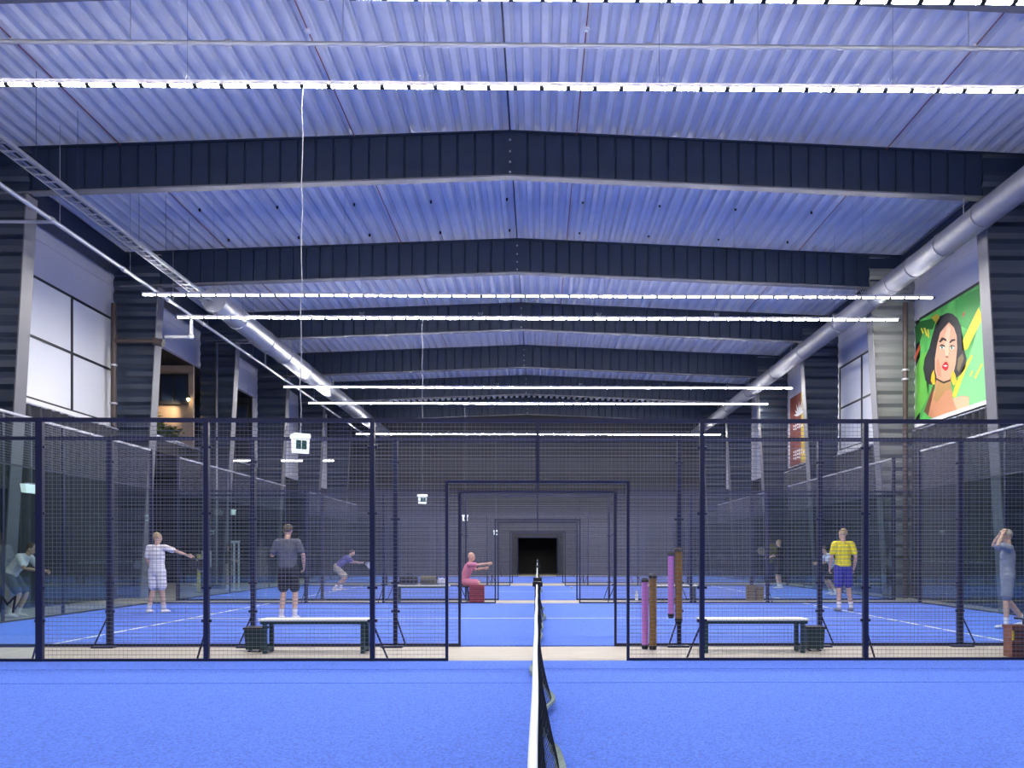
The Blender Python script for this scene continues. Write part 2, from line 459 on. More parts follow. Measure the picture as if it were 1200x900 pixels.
# end walls of the courts: glass below, mesh above
for ci, (y0, y1) in enumerate(COURTS[1:]):
    for s in (-1, 1):
        g = thing('court_end_wall', (s*10, y0, 0), 'clear glass end wall of a padel court topped with mesh', 'glass wall', 'glass end walls of the courts')
        for i in range(5):
            bx('glass_pane', 'glass', g, -0.006, 0.006, i*2+0.02, i*2+1.98, 0.04, 3.0)
            o = mesh_panel(g, 0, 2, 0, 1.0, (0, 0, PI/2)); o.location = (0, i*2, 3.0)
            if i: bx('post', 'fence', g, s*0.02-0.02, s*0.02+0.02, i*2-0.03, i*2+0.03, 0, 4.0)
        bx('top_rail', 'pipe', g, -0.02, 0.02, 0.05, 9.95, 3.96, 4.0)
        bx('middle_rail', 'fence', g, -0.015, 0.015, 0.05, 9.95, 2.985, 3.015)
        bx('bottom_rail', 'fence', g, -0.02, 0.02, 0.05, 9.95, 0.013, 0.04)

# ------------------------------------------------------------------ nets
bot = [(0.0, 0.04), (3.0, 0.08), (4.0, 0.08), (4.6, 0.13), (5.05, 0.14), (5.4, 0.09), (5.9, 0.03), (6.4, 0.06), (6.9, 0.125), (7.5, 0.10), (8.2, 0.04), (8.8, -0.04), (9.2, -0.05), (9.75, 0.0), (10.0, 0.0)]
def bx_off(y):
    for (a, va), (b, vb) in zip(bot, bot[1:]):
        if a <= y <= b:
            t = (y-a)/(b-a); t = t*t*(3-2*t); return va+(vb-va)*t
    return 0.0
def make_net():
    n = thing('padel_net', (0, 0, 0), '', 'net', 'nets of the courts')
    NT = 0.92
    def px_(y, t):      # t 0 top .. 1 bottom
        return -0.006+bx_off(y)*t**1.9+0.012*math.sin(y*5+t*4)*t
    def pz_(y, t): return (NT-0.05)*(1-t)+0.03*t
    b = MB(); ny, nz = 200, 19
    for j in range(1, nz):
        t = j/nz
        for i in range(0, ny, 4):
            ya, yb = 10*i/ny, 10*(i+4)/ny
            b.tube([(px_(ya, t), ya, pz_(ya, t)), (px_(yb, t), yb, pz_(yb, t))], 0.0022, 3, False)
    for i in range(0, ny+1):
        y = 10*i/ny
        b.tube([(px_(y, j/6), y, pz_(y, j/6)) for j in range(7)], 0.0022, 3, False)
    tag(b.build('net_mesh', 'netcord', n), kind='stuff')
    b = MB(); b.tube([(-0.008+0.0012*math.sin(i*.9), 10*i/40, NT-0.0) for i in range(41)], 0.010, 8)
    b.box(-0.014, -0.002, 0, 10, NT-0.06, NT-0.0).build('top_tape', 'nettape', n)
    b = MB(); vs = []; fs = []
    N = 120
    for i in range(N+1):
        y = 10*i/N; x = px_(y, 1); k = 0.018+0.014*math.sin(y*3.1)
        vs += [(x-k, y, 0.018), (x+k, y, 0.045+0.02*math.sin(y*4)), (x+k*0.9, y, 0.085), (x-k, y, 0.06)]
    for i in range(N):
        for q in range(4): fs.append((4*i+q, 4*i+(q+1) % 4, 4*i+4+(q+1) % 4, 4*i+4+q))
    fs += [(0, 1, 2, 3), (4*N+3, 4*N+2, 4*N+1, 4*N)]
    b.add(vs, fs).build('bottom_tape', 'netband', n)
    for y in (-0.02, 10.0):
        p = bx('net_post', 'black', n, -0.035, 0.035, y-0.03, y+0.05, 0.0, 0.95)
        MB().box(-0.06, 0.06, y-0.05, y+0.06, 0.90, 0.96).build('post_cap', 'black', p)
    return n
nproto = make_net()
for i, (y0, y1) in enumerate(COURTS):
    o = nproto if i == 0 else copy_tree(nproto)
    o.location = (0, y0, 0.012)
    o['label'] = ['long sagging padel net with twisted bottom band on the open foreground turf', 'padel net on the court between the slatted benches and the bags bench',
                  'padel net on the court just beyond the bags bench', 'padel net on the last court before the black doorway'][i]

# ------------------------------------------------------------------ ceiling light rows
LZ = 7.81
def make_row():
    r = thing('light_row', (0, 0, 0), 'long suspended row of white linear lamps across the hall', 'lamp', 'linear lamp rows')
    bx('housing', 'housing', r, -10.0, 10.0, -0.036, 0.036, 0.008, 0.062)
    n = 54; w_ = 20.0/n
    b = MB(); sec = [(-0.030, 0.008), (-0.027, -0.010), (-0.018, -0.016), (0.018, -0.016), (0.027, -0.010), (0.030, 0.008)]
    b.prism(sec, 'x', 0.034, w_-0.034)
    me = b.mesh('lamp_segment')
    for i in range(n): link('lamp_segment', me, 'led', r, (-10+i*w_, 0, 0))
    jm = MB().box(-0.033, 0.033, -0.034, 0.034, -0.020, 0.008).mesh('lamp_joint')
    for i in range(n+1): link('lamp_joint', jm, 'black', r, (-10+i*w_, 0, 0))
    for i in range(6):
        x = -8.2+i*3.28
        MB().tube([(x, 0, 0.07), (x, 0, rtop(x)-LZ+0.01)], 0.0025, 5).build('hanger', 'fence', r)
        MB().tube([(x-0.06, 0, 0.17), (x-0.03, 0, 0.085), (x, 0, 0.17), (x+0.03, 0, 0.085), (x+0.06, 0, 0.17)], 0.006, 5).build('bracket', 'white', r)
    return r
rproto = make_row()
for i, y in enumerate((9.84, 11.73, 0.3, 21.25, 23.3, 33.0, 36.55, 46.0)):
    o = rproto if i == 0 else copy_tree(rproto)
    o.location = (0.06, y, LZ)
    o['label'] = ['row of white linear lamps hung above the fence in front of the slatted benches', 'row of white linear lamps from which the big exit sign hangs',
                  'row of white linear lamps above the near end of the foreground net', 'row of white linear lamps crossing in front of the capped end of the galvanised duct',
                  'row of white linear lamps just below the capped end of the galvanised duct', 'row of white linear lamps above the fence before the tiny exit sign',
                  'row of white linear lamps from which the tiny exit sign hangs', 'row of white linear lamps above the fence before the black doorway'][i]

# ------------------------------------------------------------------ ducts, trays, pipes
def duct(X, Z, R, y0, y1, m_, bands, label, end_cap):
    d = thing('ventilation_duct', (X, y0, Z), label, 'duct')
    MB().tube([(0, 0, 0), (0, y1-y0, 0)], R, 28).build('duct_pipe', m_, d)
    for yb in bands:
        MB().tube([(0, yb-y0-0.03, 0), (0, yb-y0+0.03, 0)], R+0.018, 28).build('duct_band', m_, d)
    if end_cap: MB().tube([(0, -0.04, 0), (0, 0.02, 0)], R+0.02, 28).build('end_cap', 'galv', d)
    y = [KY(k) for k in range(-2, 6) if KY(k) > y0][0]
    while y < y1:
        MB().tube([(0, y-y0, R), (0, y-y0, rz_(X)-Z+0.005)], 0.012, 6).build('hanger', 'cable', d); y += BAY
    return d
pL = atY(251, 352, 23.6)
duct(pL.x, pL.z, 0.32, 23.6, END, 'galv', [25.4, 28.0, 30.0, 32.6, 35.5, 38.6, 42], 'shiny galvanised round duct with a closed end along the left side', True)
pR = atY(1062, 320, 21.3)
duct(pR.x, pR.z, 0.275, 8.0, END, 'duct_grey', [17.6, 19.3, 20.8, 22.0, 23.2, 26.0, 29.5, 33, 37, 41], 'grey round spiral duct running along the right side', False)
# ladder tray
pT = atY(87, 235, 16.6)
t = thing('cable_tray', (pT.x, 10.0, pT.z), 'galvanised cable ladder tray hung from the roof along the left side', 'cable tray')
LT = 13.3
for dx in (-0.14, 0.14):
    bx('tray_rail', 'galv', t, dx-0.012, dx+0.012, 0, LT, 0, 0.07)
for i in range(44):
    bx('tray_rung', 'galv', t, -0.13, 0.13, i*0.3+0.1, i*0.3+0.14, 0.01, 0.03)
for j, dx in enumerate((-0.06, 0.0, 0.05)):
    MB().tube([(dx, 0, 0.045), (dx, LT, 0.045)], 0.016, 6).build('tray_cable', 'black' if j == 1 else 'cable', t)
for y in (4.2, 5.6, 7.0, 9.6, 11.0, 12.4):
    for dx in (-0.15,):
        MB().tube([(dx, y, 0), (dx, y, rtop(pT.x)-pT.z)], 0.005, 5).build('hanger', 'fence', t)
# sprinkler main along the left wall
pS = atY(112, 293, 18.9)
t = thing('sprinkler_main', (pS.x, 9.0, pS.z), 'pale sprinkler pipe running under the roof along the left wall', 'pipe')
MB().tube([(0, 0, 0), (0, END-9.2, 0)], 0.045, 10).build('main_pipe', 'pipe', t)
for y in (5.0, 8.2, 11.2, 13.6, 16.0, 20, 24, 28):
    MB().tube([(0, y-0.07, 0), (0, y+0.07, 0)], 0.062, 10).build('coupling', 'pipe', t)
    MB().tube([(0, y+0.3, 0), (0, y+0.3, rtop(pS.x)-pS.z)], 0.006, 5).build('hanger', 'cable', t)
MB().tube([(0, 8.3, 0), (-1.7, 8.3, 0)], 0.035, 8).build('branch_pipe', 'pipe', t)
z1 = atY(214, 395, 24.1).z-pS.z
MB().tube([(0, 15.1, 0), (0, 15.1, z1+0.08), (-0.03, 15.1, z1+0.02), (-0.09, 15.1, z1), (-0.75, 15.1, z1)], 0.05, 10).build('drop_pipe', 'pipe', t)
MB().ball((-0.01, 15.1, z1+0.02), 0.085).build('elbow', 'pipe', t)
pz = atY(254, 402, 30.6); 
MB().tube([(0, 21.6, 0), (0.0, 21.6, pz.z-pS.z), (pz.x-pS.x, 21.6, pz.z-pS.z), (pz.x-pS.x, 21.6, 0.2-pS.z)], 0.035, 8).build('riser_pipe', 'pipe', t)
# brown riser against the second column on the left
t = thing('drain_pipe', (-12.2, 24.35, 0), 'brown drain pipe against the left column beside the white windows', 'pipe')
MB().tube([(0, 0, 0), (0, 0, 8.5)], 0.075, 10).build('riser', 'brownpipe', t)
MB().tube([(0, 0, 7.42), (1.25, 0, 7.42)], 0.07, 10).build('branch', 'brownpipe', t)
MB().tube([(1.15, 0, 7.42), (1.42, 0, 7.36)], 0.11, 10).build('valve', 'brownpipe', t)
for z in (5.6, 6.7): MB().tube([(0, 0, z), (0, 0, z+0.05)], 0.10, 10).build('clip', 'pipe', t)
pD = atY(1061, 440, 24.35)
t = thing('drain_pipe', (pD.x, 24.35, 0), 'brown downpipe against the right column beside the portrait poster', 'pipe')
MB().tube([(0, 0, 0), (0, 0, 8.6)], 0.075, 10).build('riser', 'brownpipe', t)
for z in (6.35, 6.62): MB().tube([(0, 0, z), (0, 0, z+0.05)], 0.11, 10).build('clip', 'pipe', t)
# sprinkler branch across the roof
t = thing('sprinkler_branch', (0, 13.0, 9.17), 'thin galvanised sprinkler pipe crossing under the roof deck', 'pipe')
MB().tube([(-11.8, 0, 0), (10.9, 0, 0)], 0.035, 8).build('pipe_run', 'pipe', t)
for px in (153, 402, 888, 1135):
    x = atY(px, 48, 13.0).x
    MB().tube([(x, 0, 0), (x, 0, rtop(x)-9.17+0.01)], 0.007, 5).build('hanger', 'cable', t)
for px in (268, 760):
    x = atY(px, 48, 13.0).x; MB().tube([(x-0.05, 0, 0), (x+0.05, 0, 0)], 0.055, 8).build('coupling', 'pipe', t)
# red detector cables with pale detectors
for X in (-9.05, -3.98, 0.85, 7.65):
    z = rtop(X)-0.03
    t = thing('detector_line', (X, 12.3, z), 'thin red heat detector cable with pale detector heads under the roof', 'cable', 'red detector cables')
    MB().tube([(0, 0, 0), (0, END-12.4, 0)], 0.011, 5).build('red_cable', 'redcable', t)
    for y in (14.6, 20.6, 26.9):
        MB().tube([(0, y-12.3, -0.06), (0, y-12.3, 0.02)], [0.035, 0.05], 10).build('detector_head', 'white', t)
        MB().tube([(0, y-12.3, -0.03), (0, y-12.3, -0.01)], 0.06, 10).build('detector_base', 'white', t)
# small black roof nozzles in the second bay
for row, (py0, Yr, pxs) in enumerate(((241, 21.9, (234, 325, 415, 505, 594, 683, 773, 862, 951)), (277, 24.0, (268, 350, 433, 516, 597, 679, 760, 842, 923)))):
    for px in pxs:
        q = atY(px, py0, Yr); X = q.x; z = rtop(X)
        t = tag(MB().tube([(0, 0, 0.03), (0, 0, -0.02), (0, 0, -0.045)], [0.03, 0.03, 0.02], 8).build('roof_vent', 'black', None, (X, Yr, z)),
                'small black vent cap in the %s row on the roof deck' % ('first' if row == 0 else 'second'), 'vent', 'black roof vent caps')

# ------------------------------------------------------------------ curtains
def curtain(X, y0, y1, h, label, seed):
    rnd = random.Random(seed); b = MB(); n = int((y1-y0)/0.045); vs = []; fs = []
    ph = 0
    for i in range(n+1):
        ph += 0.5+0.5*rnd.random()
        a = 0.07*math.sin(ph)+0.05*math.sin(i*0.13+seed)
        y = (y1-y0)*i/n
        for j, z in enumerate((0.02, h*0.5, h)):
            vs.append((a*(1.25 if j == 0 else 1 if j == 1 else 0.7), y, z))
    for i in range(n):
        for j in range(2): fs.append((3*i+j, 3*i+3+j, 3*i+4+j, 3*i+1+j))
    t = thing('curtain', (X, y0, 0), label, 'curtain')
    b.add(vs, fs, True).build('curtain_cloth', 'curtain', t)
    MB().tube([(0, -0.02, h+0.01), (0, y1-y0+0.02, h+0.01)], 0.025, 6).build('curtain_rail', 'pipe', t)
curtain(WL+0.45, KY(0)+0.35, KY(1)-0.55, SILL-0.25, 'long black curtain hanging below the white windows on the left', 1)
curtain(WL+0.45, KY(-1)+0.35, KY(0)-0.35, SILL-0.25, 'long black curtain on the left wall between the glass and the first column', 5)
curtain(WR-0.35, KY(0)+0.35, KY(1)-0.55, SILL-0.25, 'long black curtain hanging below the portrait poster', 2)
curtain(WR-0.35, KY(1)+0.35, KY(2)-0.35, SILL-0.25, 'long black curtain below the white windows beyond the poster', 3)
curtain(WR-0.35, KY(2)+0.35, KY(3)-0.35, SILL-0.25, 'long black curtain below the brown and yellow banner', 4)

# ------------------------------------------------------------------ portrait poster (flat print: thin inked shapes on one board)
XP = WR-0.045
t0 = thing('wall_poster', (XP, KY(1)-0.25, SILL), 'large green poster of a dark-haired woman with red lips', 'poster')
pinv = Vector(t0.location)
def crop7(cx, cy): return (1040+cx/5.0, 320+cy/5.0)
pcol = {}
def ink(col):
    k = 'ink_%d_%d_%d' % tuple(int(c*255) for c in col)
    if k not in M: mat(k, col, 0.5)
    return k
def plate(name, pts, col, layer, parent, X, conv):
    d = 0.002*layer
    P3 = [atX(*conv(*p), X)-pinv for p in pts]
    poly = [(p.y, p.z) for p in P3]
    ar = sum(poly[i][0]*poly[(i+1) % len(poly)][1]-poly[(i+1) % len(poly)][0]*poly[i][1] for i in range(len(poly)))
    if ar < 0: poly.reverse()
    bm = bmesh.new()
    vs = [bm.verts.new((-d, q[0], q[1])) for q in poly]
    f = bm.faces.new(vs)
    if layer == 0:
        r_ = bmesh.ops.extrude_face_region(bm, geom=[f])
        bmesh.ops.translate(bm, vec=(0.03, 0, 0), verts=[g for g in r_['geom'] if isinstance(g, bmesh.types.BMVert)])
    bmesh.ops.triangulate(bm, faces=bm.faces[:])
    me = bpy.data.meshes.new(name); bm.to_mesh(me); bm.free()
    return link(name, me, ink(col), parent)
def box_quad(X, y0, y1, z0, z1, m_, parent):
    return bx('board', m_, parent, 0, 0.03, y0-pinv.y, y1-pinv.y, z0-pinv.z, z1-pinv.z)
YF, YN = KY(1)-0.28, 20.55
mat('ink_base', (0.10, 0.46, 0.10), 0.5, noise=0.45, nscale=1.6)
box_quad(XP, YN, YF, SILL+0.02, HEAD-0.05, 'ink_base', t0)
bx('poster_frame', 'mullion', t0, -0.015, 0.02, YN-pinv.y, YF-pinv.y, HEAD-0.07-pinv.z, HEAD-pinv.z)
bx('poster_ledge', 'pane', t0, -0.16, 0.0, YN-1.0-pinv.y, YF-pinv.y, -0.12, -0.01)
bx('poster_corner', 'ink_base', t0, 0, 0.03, YN-0.9-pinv.y, YN-pinv.y, 0.02, 0.75)
art = [
 ('light_field', [(395,745),(440,600),(500,420),(560,230),(576,210),(576,745),(480,790)], (0.22,0.62,0.24), 1),
 ('dark_leaf', [(160,310),(200,280),(290,262),(265,330),(215,330),(190,400),(165,420)], (0.02,0.16,0.03), 1),
 ('leaf_left', [(160,560),(200,470),(240,460),(215,560),(235,640),(240,720),(200,800),(160,860)], (0.16,0.55,0.08), 1),
 ('leaf_top', [(400,160),(520,95),(560,80),(540,190),(470,330),(430,310),(395,235)], (0.05,0.36,0.07), 1),
 ('yellow_leaf', [(258,262),(290,238),(312,262),(290,310),(278,285)], (0.75,0.55,0.05), 2),
 ('yellow_stroke', [(195,325),(203,322),(214,352),(206,356)], (0.80,0.62,0.05), 2),
 ('yellow_stroke', [(213,322),(221,319),(236,366),(228,370)], (0.80,0.62,0.05), 2),
 ('yellow_stroke', [(234,330),(242,328),(246,378),(238,382)], (0.80,0.62,0.05), 2),
 ('yellow_band', [(440,400),(500,270),(535,200),(548,235),(552,280),(505,370),(470,445),(440,460)], (0.85,0.68,0.03), 2),
 ('yellow_stem', [(380,720),(400,650),(440,560),(495,475),(500,490),(455,580),(400,730)], (0.75,0.66,0.04), 2),
 ('yellow_dash', [(482,600),(496,570),(502,575),(488,608)], (0.85,0.75,0.06), 2),
 ('yellow_dash', [(508,612),(552,528),(558,535),(518,620)], (0.85,0.75,0.06), 2),
 ('red_dash', [(440,240),(455,220),(450,250),(440,262)], (0.65,0.08,0.06), 2),
 ('red_petal', [(545,95),(566,70),(566,82),(556,100)], (0.6,0.03,0.04), 2),
 ('red_leaf', [(160,480),(190,410),(195,440),(172,490),(160,530)], (0.62,0.10,0.04), 2),
 ('hair', [(350,233),(310,252),(282,300),(262,370),(245,440),(218,500),(210,560),(222,625),(240,650),(268,655),(300,620),(400,615),(430,595),(455,560),(465,500),(450,450),(436,420),(436,350),(432,310),(410,262),(380,238)], (0.035,0.035,0.04), 2),
 ('hair_lights', [(415,500),(440,470),(450,500),(435,540),(420,580),(408,560)], (0.22,0.17,0.08), 3),
 ('neck', [(290,590),(280,680),(250,735),(238,800),(242,840),(268,848),(400,805),(478,780),(480,725),(440,718),(385,735),(372,650),(372,600)], (0.66,0.30,0.15), 3),
 ('shoulder_light', [(385,735),(440,720),(478,728),(478,775),(410,800),(395,770)], (0.80,0.48,0.28), 4),
 ('neck_shade', [(300,625),(365,635),(375,680),(340,690),(290,760),(270,740),(285,690)], (0.52,0.30,0.10), 4),
 ('top_strap', [(240,740),(255,700),(270,650),(278,655),(262,740),(250,790),(240,835),(215,812)], (0.16,0.07,0.03), 4),
 ('face', [(362,288),(335,318),(310,350),(292,420),(280,500),(280,570),(290,605),(330,634),(362,625),(388,590),(402,530),(410,440),(408,370),(392,320)], (0.80,0.42,0.26), 4),
 ('face_light', [(355,300),(372,318),(365,380),(358,480),(345,500),(335,440),(340,360)], (0.90,0.58,0.40), 5),
 ('cheek', [(285,520),(300,500),(315,560),(318,610),(292,600)], (0.66,0.30,0.17), 5),
 ('eyebrow', [(304,402),(322,376),(345,385),(350,402),(330,392),(312,408)], (0.03,0.02,0.02), 6),
 ('eyebrow', [(366,402),(380,388),(398,386),(400,396),(384,400),(368,412)], (0.03,0.02,0.02), 6),
 ('eyelid', [(304,428),(320,416),(338,424),(342,434),(320,428)], (0.05,0.03,0.02), 6),
 ('eye', [(308,434),(320,427),(338,434),(330,444),(314,445)], (0.75,0.80,0.78), 6),
 ('iris', [(316,429),(326,429),(328,442),(318,444)], (0.04,0.20,0.16), 7),
 ('eyelid', [(364,434),(378,420),(396,428),(398,434),(380,428)], (0.05,0.03,0.02), 6),
 ('eye', [(368,438),(380,429),(395,434),(388,445),(372,447)], (0.75,0.80,0.78), 6),
 ('iris', [(374,431),(384,431),(385,444),(376,446)], (0.04,0.20,0.16), 7),
 ('nose', [(340,490),(350,484),(362,490),(356,498),(346,497)], (0.45,0.16,0.10), 6),
 ('lips', [(320,548),(336,524),(346,518),(354,524),(361,540),(356,562),(344,574),(328,562)], (0.62,0.01,0.02), 6),
 ('teeth', [(328,543),(345,538),(356,543),(345,550)], (0.9,0.85,0.82), 7),
 ('choker', [(284,612),(330,638),(372,622),(372,632),(332,648),(284,622)], (0.03,0.03,0.03), 6),
 ('earring', [(262,590),(274,566),(280,600),(282,650),(268,655),(256,630)], (0.85,0.55,0.03), 6),
 ('earring', [(376,590),(390,570),(402,600),(408,640),(390,660),(376,630)], (0.85,0.55,0.03), 6),
]
for nme, pts, c, L in art: plate(nme, pts, c, L, t0, XP, crop7)

# brown banner with a white flower emblem, further along the right wall
t1 = thing('wall_banner', (XP, KY(2)+1.0, SILL), 'brown and yellow banner with a white flower emblem on the right wall', 'banner')
pinv = Vector(t1.location)
mat('bannerbrown', (0.20, 0.05, 0.035), 0.6)
mat('banneryellow', (0.55, 0.40, 0.06), 0.6)
ya, yb = atX(950, 500, XP).y, KY(3)-0.25
ym = ya+(yb-ya)*0.45
bx('banner_cloth', 'bannerbrown', t1, 0, 0.03, ym-pinv.y, yb-pinv.y, 0.05, 3.05)
bx('banner_cloth', 'banneryellow', t1, 0, 0.03, ya-1.6-pinv.y, ym-pinv.y, 0.05, 3.05)
yc, zc = ym+0.25-pinv.y, 2.1
for i in range(7):
    a = (i-3)*0.42; L = 0.62 if abs(i-3) < 2 else 0.5
    for sgn in (1,):
        tip = (yc-math.sin(a)*L*1.6, zc+math.cos(a)*L)
        wv = (math.cos(a)*0.085, math.sin(a)*0.05)
        mid = ((yc+tip[0])/2, (zc+tip[1])/2)
        b = MB(); b.add([(-0.004-0.001*i, yc, zc), (-0.004-0.001*i, mid[0]+wv[0], mid[1]+wv[1]), (-0.004-0.001*i, tip[0], tip[1]), (-0.004-0.001*i, mid[0]-wv[0], mid[1]-wv[1])], [(0, 1, 2, 3)])
        b.build('emblem_petal', 'white', t1)
for (z, wv) in ((1.75, 1.5), (1.62, 1.0), (0.62, 1.0), (0.48, 1.3), (0.34, 0.8)):
    for j in range(6):
        if j*0.25 > wv: break
        bx('banner_letter', 'white', t1, -0.004, 0.002, yc+0.8-j*0.27-0.16, yc+0.8-j*0.27, z-0.035*(1+j % 2), z+0.04)

# ------------------------------------------------------------------ exit signs hanging over the aisles
def exit_sign(px, py, Y, label, w_=0.22, h=0.26):
    q = atY(px, py, Y)
    t = thing('exit_sign', (q.x, Y, q.z-h/2), label, 'sign', 'hanging exit signs', rz=math.radians(35))
    b = MB(); b.prism([(-0.10, h), (-0.10, h*0.8), (-0.05, h*0.72), (-0.03, 0.0), (0.03, 0.0), (0.05, h*0.72), (0.10, h*0.8), (0.10, h)], 'x', -w_/2, w_/2)
    b.build('sign_body', 'signwhite', t)
    for k in range(2):
        x0 = -w_*0.34+k*w_*0.36
        bx('pictogram', 'signgreen', t, x0, x0+w_*0.30, -0.056, -0.03, h*0.2, h*0.66)
    cab = MB(); H = LZ-(q.z+h/2)+0.03
    cab.tube([(0.012*math.sin(i*2.3)+(0.12*math.sin(math.radians(35))*i/14 if Y < 12 else 0), (0.12*math.cos(math.radians(35))*i/14 if Y < 12 else 0), h+(H-0.02)*i/14) for i in range(15)], 0.0055, 6).build('hanging_cable', 'cable', t)
    return t
exit_sign(352, 520, 11.58, 'white exit sign hanging on a pale cable over the aisle with two benches')
exit_sign(495, 585, 23.3, 'small white exit sign on a cable above the bags bench')
exit_sign(545, 607, 36.55, 'tiny white exit sign on a cable in the third aisle')
exit_sign(581, 624, 46.0, 'tiny white exit sign on a cable near the black doorway')
for (px, py, Y, w_, h, lab) in ((37, 573, 17.3, 0.6, 0.17, 'white emergency light box hanging behind the glass at the left'),
                             (270, 600, 34.6, 0.45, 0.22, 'white emergency light box above the gallery stairs'),
                             (171, 610, 27.2, 0.36, 0.14, 'white emergency light box near the person in white')):
    q = atY(px, py, Y)
    if px == 37: q = atX(px, py, -10.13)
    t = thing('emergency_light', (q.x, q.y, q.z-h/2), lab, 'lamp', rz=PI/2 if px == 37 else 0)
    MB().prism([(-w_/2, h), (-w_*0.42, 0), (w_*0.42, 0), (w_/2, h)], 'y', -0.05, 0.05).build('light_body', 'signwhite', t)
    bx('mount_plate', 'pipe', t, -w_*0.3, w_*0.3, -0.03, 0.03, h, h+0.03)
    MB().tube([(0, 0, h+0.02), (0, 0, SILL-0.45-q.z+h/2 if px != 37 else 4.0-q.z+h/2)], 0.008, 6).build('hanging_rod', 'cable', t)

# ------------------------------------------------------------------ things in the room under the gallery
for (px, L, lab) in ((280, 1.25, 'longest linear lamp hung low over the third aisle'), (342, 0.9, 'middle linear lamp hung low over the third aisle'), (385, 0.45, 'shortest linear lamp hung low over the third aisle')):
    q = atY(px, 540, 35.2)
    t = thing('aisle_lamp', (q.x, 35.2, q.z), lab, 'lamp')
    bx('lamp_body', 'housing', t, -L/2, L/2, -0.05, 0.05, 0.02, 0.07)
    bx('lamp_diffuser', 'lamp', t, -L/2+0.02, L/2-0.02, -0.045, 0.045, -0.02, 0.02)
    top_ = pL.z-0.22-q.z if L < 0.5 else rtop(q.x)-q.z if q.x > WL+0.2 else HEAD-q.z
    for sx in (-0.3, 0.3): MB().tube([(sx*L, 0, 0.06), (sx*L, 0, top_)], 0.004, 5).build('hanger', 'fence', t)
t = thing('wall_spot', (WL-0.25, KY(2)-0.25, 6.95), 'small warm spotlight shining on the brown gallery wall', 'lamp')
MB().tube([(0, 0, 0.1), (0, 0, 0)], 0.06, 8).build('spot_body', 'black', t)
MB().ball((0, -0.02, -0.04), 0.055).build('spot_bulb', 'warm', t)
sl = bpy.data.lights.new('spot_beam', 'SPOT'); sl.energy = 260; sl.color = (1.0, 0.72, 0.42); sl.spot_size = math.radians(130); sl.spot_blend = 0.6; sl.shadow_soft_size = 0.06
so = bpy.data.objects.new('spot_beam', sl); COL.objects.link(so); so.parent = t; so.location = (-0.1, -0.15, -0.1)
so.rotation_euler = Vector((1.6, 0.7, 0.9)).to_track_quat('Z', 'Y').to_euler()
# planter on the gallery edge
t = thing('gallery_planter', (WL-0.25, KY(1)+0.9, SILL), 'row of leafy green plants in a white trough on the gallery edge', 'plant')
bx('trough', 'white', t, -0.15, 0.15, 0, 4.4, 0, 0.14)
rnd = random.Random(3); b = MB()
for i in range(1700):
    y = rnd.uniform(0.1, 4.2); hh = 0.75 if y < 2.4 else 0.42
    x = rnd.gauss(0, 0.14); z = 0.12+rnd.random()*hh
    a = rnd.uniform(0, 2*PI); L = rnd.uniform(0.12, 0.26); tl = rnd.uniform(-0.3, 0.6)
    d = Vector((math.cos(a), math.sin(a), tl)).normalized(); u = d.cross(Vector((0, 0, 1))).normalized()*L*0.28
    p = Vector((x, y, z)); b.add([p, p+d*L*0.5+u, p+d*L, p+d*L*0.5-u], [(0, 1, 2, 3)])
tag(b.build('foliage', 'leaf', t), kind='stuff')
b = MB()
for i in range(22):
    y = 0.15+i*0.19; b.tube([(0, y, 0.1), (rnd.gauss(0, 0.05), y+rnd.gauss(0, 0.05), 0.75 if y < 2.4 else 0.45)], 0.008, 5)
b.build('stems', 'olive', t)
q = atY(233, 664, 28.0)
t = thing('bollard', (q.x, 28.0, 0), 'slim yellow post standing beside the white notice board', 'post')
MB().tube([(0, 0, 0), (0, 0, 1.28)], 0.055, 8).build('bollard_shaft', 'yellow', t); MB().tube([(0, 0, 0), (0, 0, 0.02)], 0.13, 10).build('base_plate', 'black', t)
q = atY(242, 654, 28.4)
t = thing('notice_board', (q.x, 28.4, 0), 'white notice board on a slim stand beside the yellow post', 'board')
bx('board_panel', 'white', t, -0.16, 0.16, -0.015, 0.015, 0.85, 1.4); MB().tube([(0, 0.02, 0), (0, 0.02, 0.9)], 0.02, 6).build('stand_pole', 'pipe', t)
MB().tube([(0, 0.02, 0), (0, 0.02, 0.02)], 0.16, 10).build('stand_base', 'pipe', t)

q = atY(277, 664, 29.3)
t = thing('score_stand', (q.x, 29.3, 0), 'white two-legged stand beside the person in the olive top', 'stand')
for dx in (-0.08, 0.08): MB().tube([(dx, 0, 0), (dx, 0, 1.72)], 0.03, 8).build('stand_leg', 'white', t)
bx('stand_top', 'white', t, -0.2, 0.12, -0.03, 0.03, 1.66, 1.74); bx('stand_foot', 'white', t, -0.16, 0.16, -0.12, 0.12, 0, 0.03)
